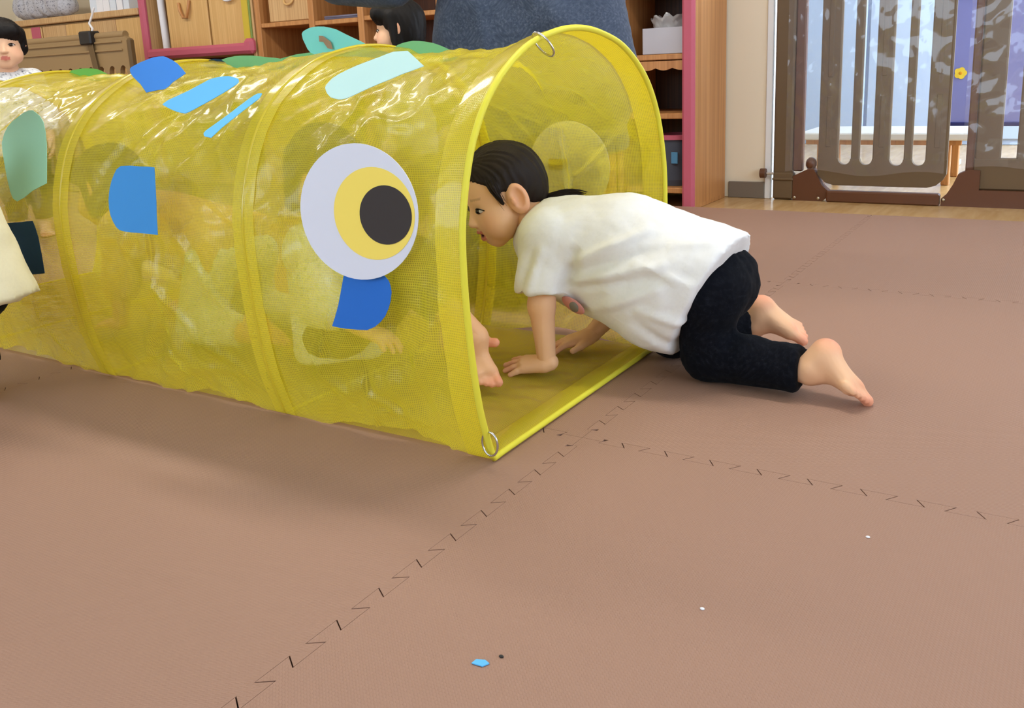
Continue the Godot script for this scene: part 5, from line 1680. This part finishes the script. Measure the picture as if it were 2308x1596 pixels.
func far_children() -> void:
	var stand := func(label: String, hd: Vector3, face: Vector3, hair: String, shirt: Material, pants: Material):
		var fwd := Vector3(face.x, 0, face.z).normalized()
		var sd := fwd.cross(Vector3.UP).normalized()
		var g := Vector3(hd.x, 0, hd.z) - fwd * 0.03
		var y := hd.y
		person(label, g, {
			"head": hd, "face": face, "up": Vector3.UP, "hair": hair,
			"neck": g + Vector3(0, y - 0.1, 0), "chest": g + Vector3(0, y - 0.18, 0), "pelvis": g + Vector3(0, y - 0.4, 0),
			"sl": g + Vector3(0, y - 0.15, 0) - sd * 0.085, "el": g + Vector3(0, y - 0.29, 0) - sd * 0.12, "wl": g + Vector3(0, y - 0.39, 0) - sd * 0.12 + fwd * 0.05,
			"sr": g + Vector3(0, y - 0.15, 0) + sd * 0.085, "er": g + Vector3(0, y - 0.29, 0) + sd * 0.12, "wr": g + Vector3(0, y - 0.39, 0) + sd * 0.12 + fwd * 0.05,
			"hand_l": [Vector3(0, -1, 0) + fwd * 0.3, -sd, fwd, 0.3], "hand_r": [Vector3(0, -1, 0) + fwd * 0.3, sd, fwd, 0.3],
			"hl": g + Vector3(0, y - 0.43, 0) - sd * 0.045, "kl": g + Vector3(0, (y - 0.43) * 0.55, 0) - sd * 0.05 + fwd * 0.01, "al": g + Vector3(0, 0.062, 0) - sd * 0.05,
			"hr": g + Vector3(0, y - 0.43, 0) + sd * 0.045, "kr": g + Vector3(0, (y - 0.43) * 0.55, 0) + sd * 0.05 + fwd * 0.01, "ar": g + Vector3(0, 0.062, 0) + sd * 0.05,
			"foot_l": [fwd, Vector3.UP, sd], "foot_r": [fwd, Vector3.UP, -sd],
			"trouser": 0.9, "trouser_m": pants, "shirt_m": shirt, "sleeve": 1.7, "hem": 0.05, "cell": 0.012,
		})
	stand.call("black-haired child in white dotted top beside the playpen panel", Vector3(-3.80, 0.80, -2.2), Vector3(0.85, -0.05, 0.5), "fringe", M.dotted, M.denim_dark)
	stand.call("black-haired child in profile behind the tunnel, under the adult's arm", Vector3(-2.165, 0.775, -2.72), Vector3(-0.88, -0.05, 0.45), "bob", M.grey_cloth, M.denim_dark)


func grown_up() -> void:
	# kneels behind the tunnel, one arm stretched to the left
	person("adult in slate blue denim top kneeling behind the tunnel with one arm stretched out", Vector3(-1.42, 0, -2.42), {
		"r": 1.75, "hs": 1.18, "cell": 0.016, "head_cell": 0.006, "hair_cell": 0.008,
		"head": Vector3(-1.50, 1.30, -2.28), "face": Vector3(-0.6, -0.4, 0.6), "up": Vector3(-0.1, 1, 0.1), "hair": "bob",
		"neck": Vector3(-1.44, 1.14, -2.34), "chest": Vector3(-1.42, 0.93, -2.38), "pelvis": Vector3(-1.40, 0.50, -2.42),
		"sr": Vector3(-1.62, 1.03, -2.34), "er": Vector3(-1.75, 0.88, -2.16), "wr": Vector3(-1.98, 0.89, -2.12),
		"sl": Vector3(-1.25, 1.03, -2.40), "el": Vector3(-1.27, 0.83, -2.57), "wl": Vector3(-1.36, 0.70, -2.66),
		"hand_r": [Vector3(-1, 0.05, 0), Vector3(0, 1, 0), Vector3(0, 0, 1), 0.35], "hand_l": [Vector3(-0.6, -0.7, 0.1), Vector3(0, 0.3, -1), Vector3(0, 1, 0), 0.35],
		"hl": Vector3(-1.32, 0.46, -2.42), "kl": Vector3(-1.27, 0.1, -2.03), "al": Vector3(-1.3, 0.1, -2.45),
		"hr": Vector3(-1.50, 0.46, -2.42), "kr": Vector3(-1.46, 0.1, -2.03), "ar": Vector3(-1.5, 0.1, -2.45),
		"foot_l": [Vector3(0, -0.2, -0.95), Vector3(0, -0.9, 0.2), Vector3(-1, 0, 0)], "foot_r": [Vector3(0, -0.2, -0.95), Vector3(0, -0.9, 0.2), Vector3(1, 0, 0)],
		"trouser": 0.9, "trouser_m": M.denim_dark, "shirt_m": M.denim, "sleeve": 1.85, "hem": 0.08, "flare": 0.115, "cloth_cell": 0.014,
		"shirt_extra": [[Vector3(-1.52, 0.98, -2.36), Vector3(-1.6, 0.56, -2.36), 0.13, 0.14], [Vector3(-1.3, 0.98, -2.4), Vector3(-1.22, 0.56, -2.4), 0.13, 0.14]],
		"folds": [[Vector3(-1.4, 0.95, -2.2), Vector3(-1.25, 0.7, -2.25), 0.03, 0.012], [Vector3(-1.3, 0.9, -2.2), Vector3(-1.2, 0.65, -2.3), 0.03, 0.012], [Vector3(-1.5, 0.9, -2.2), Vector3(-1.45, 0.6, -2.25), 0.025, 0.01]],
	})
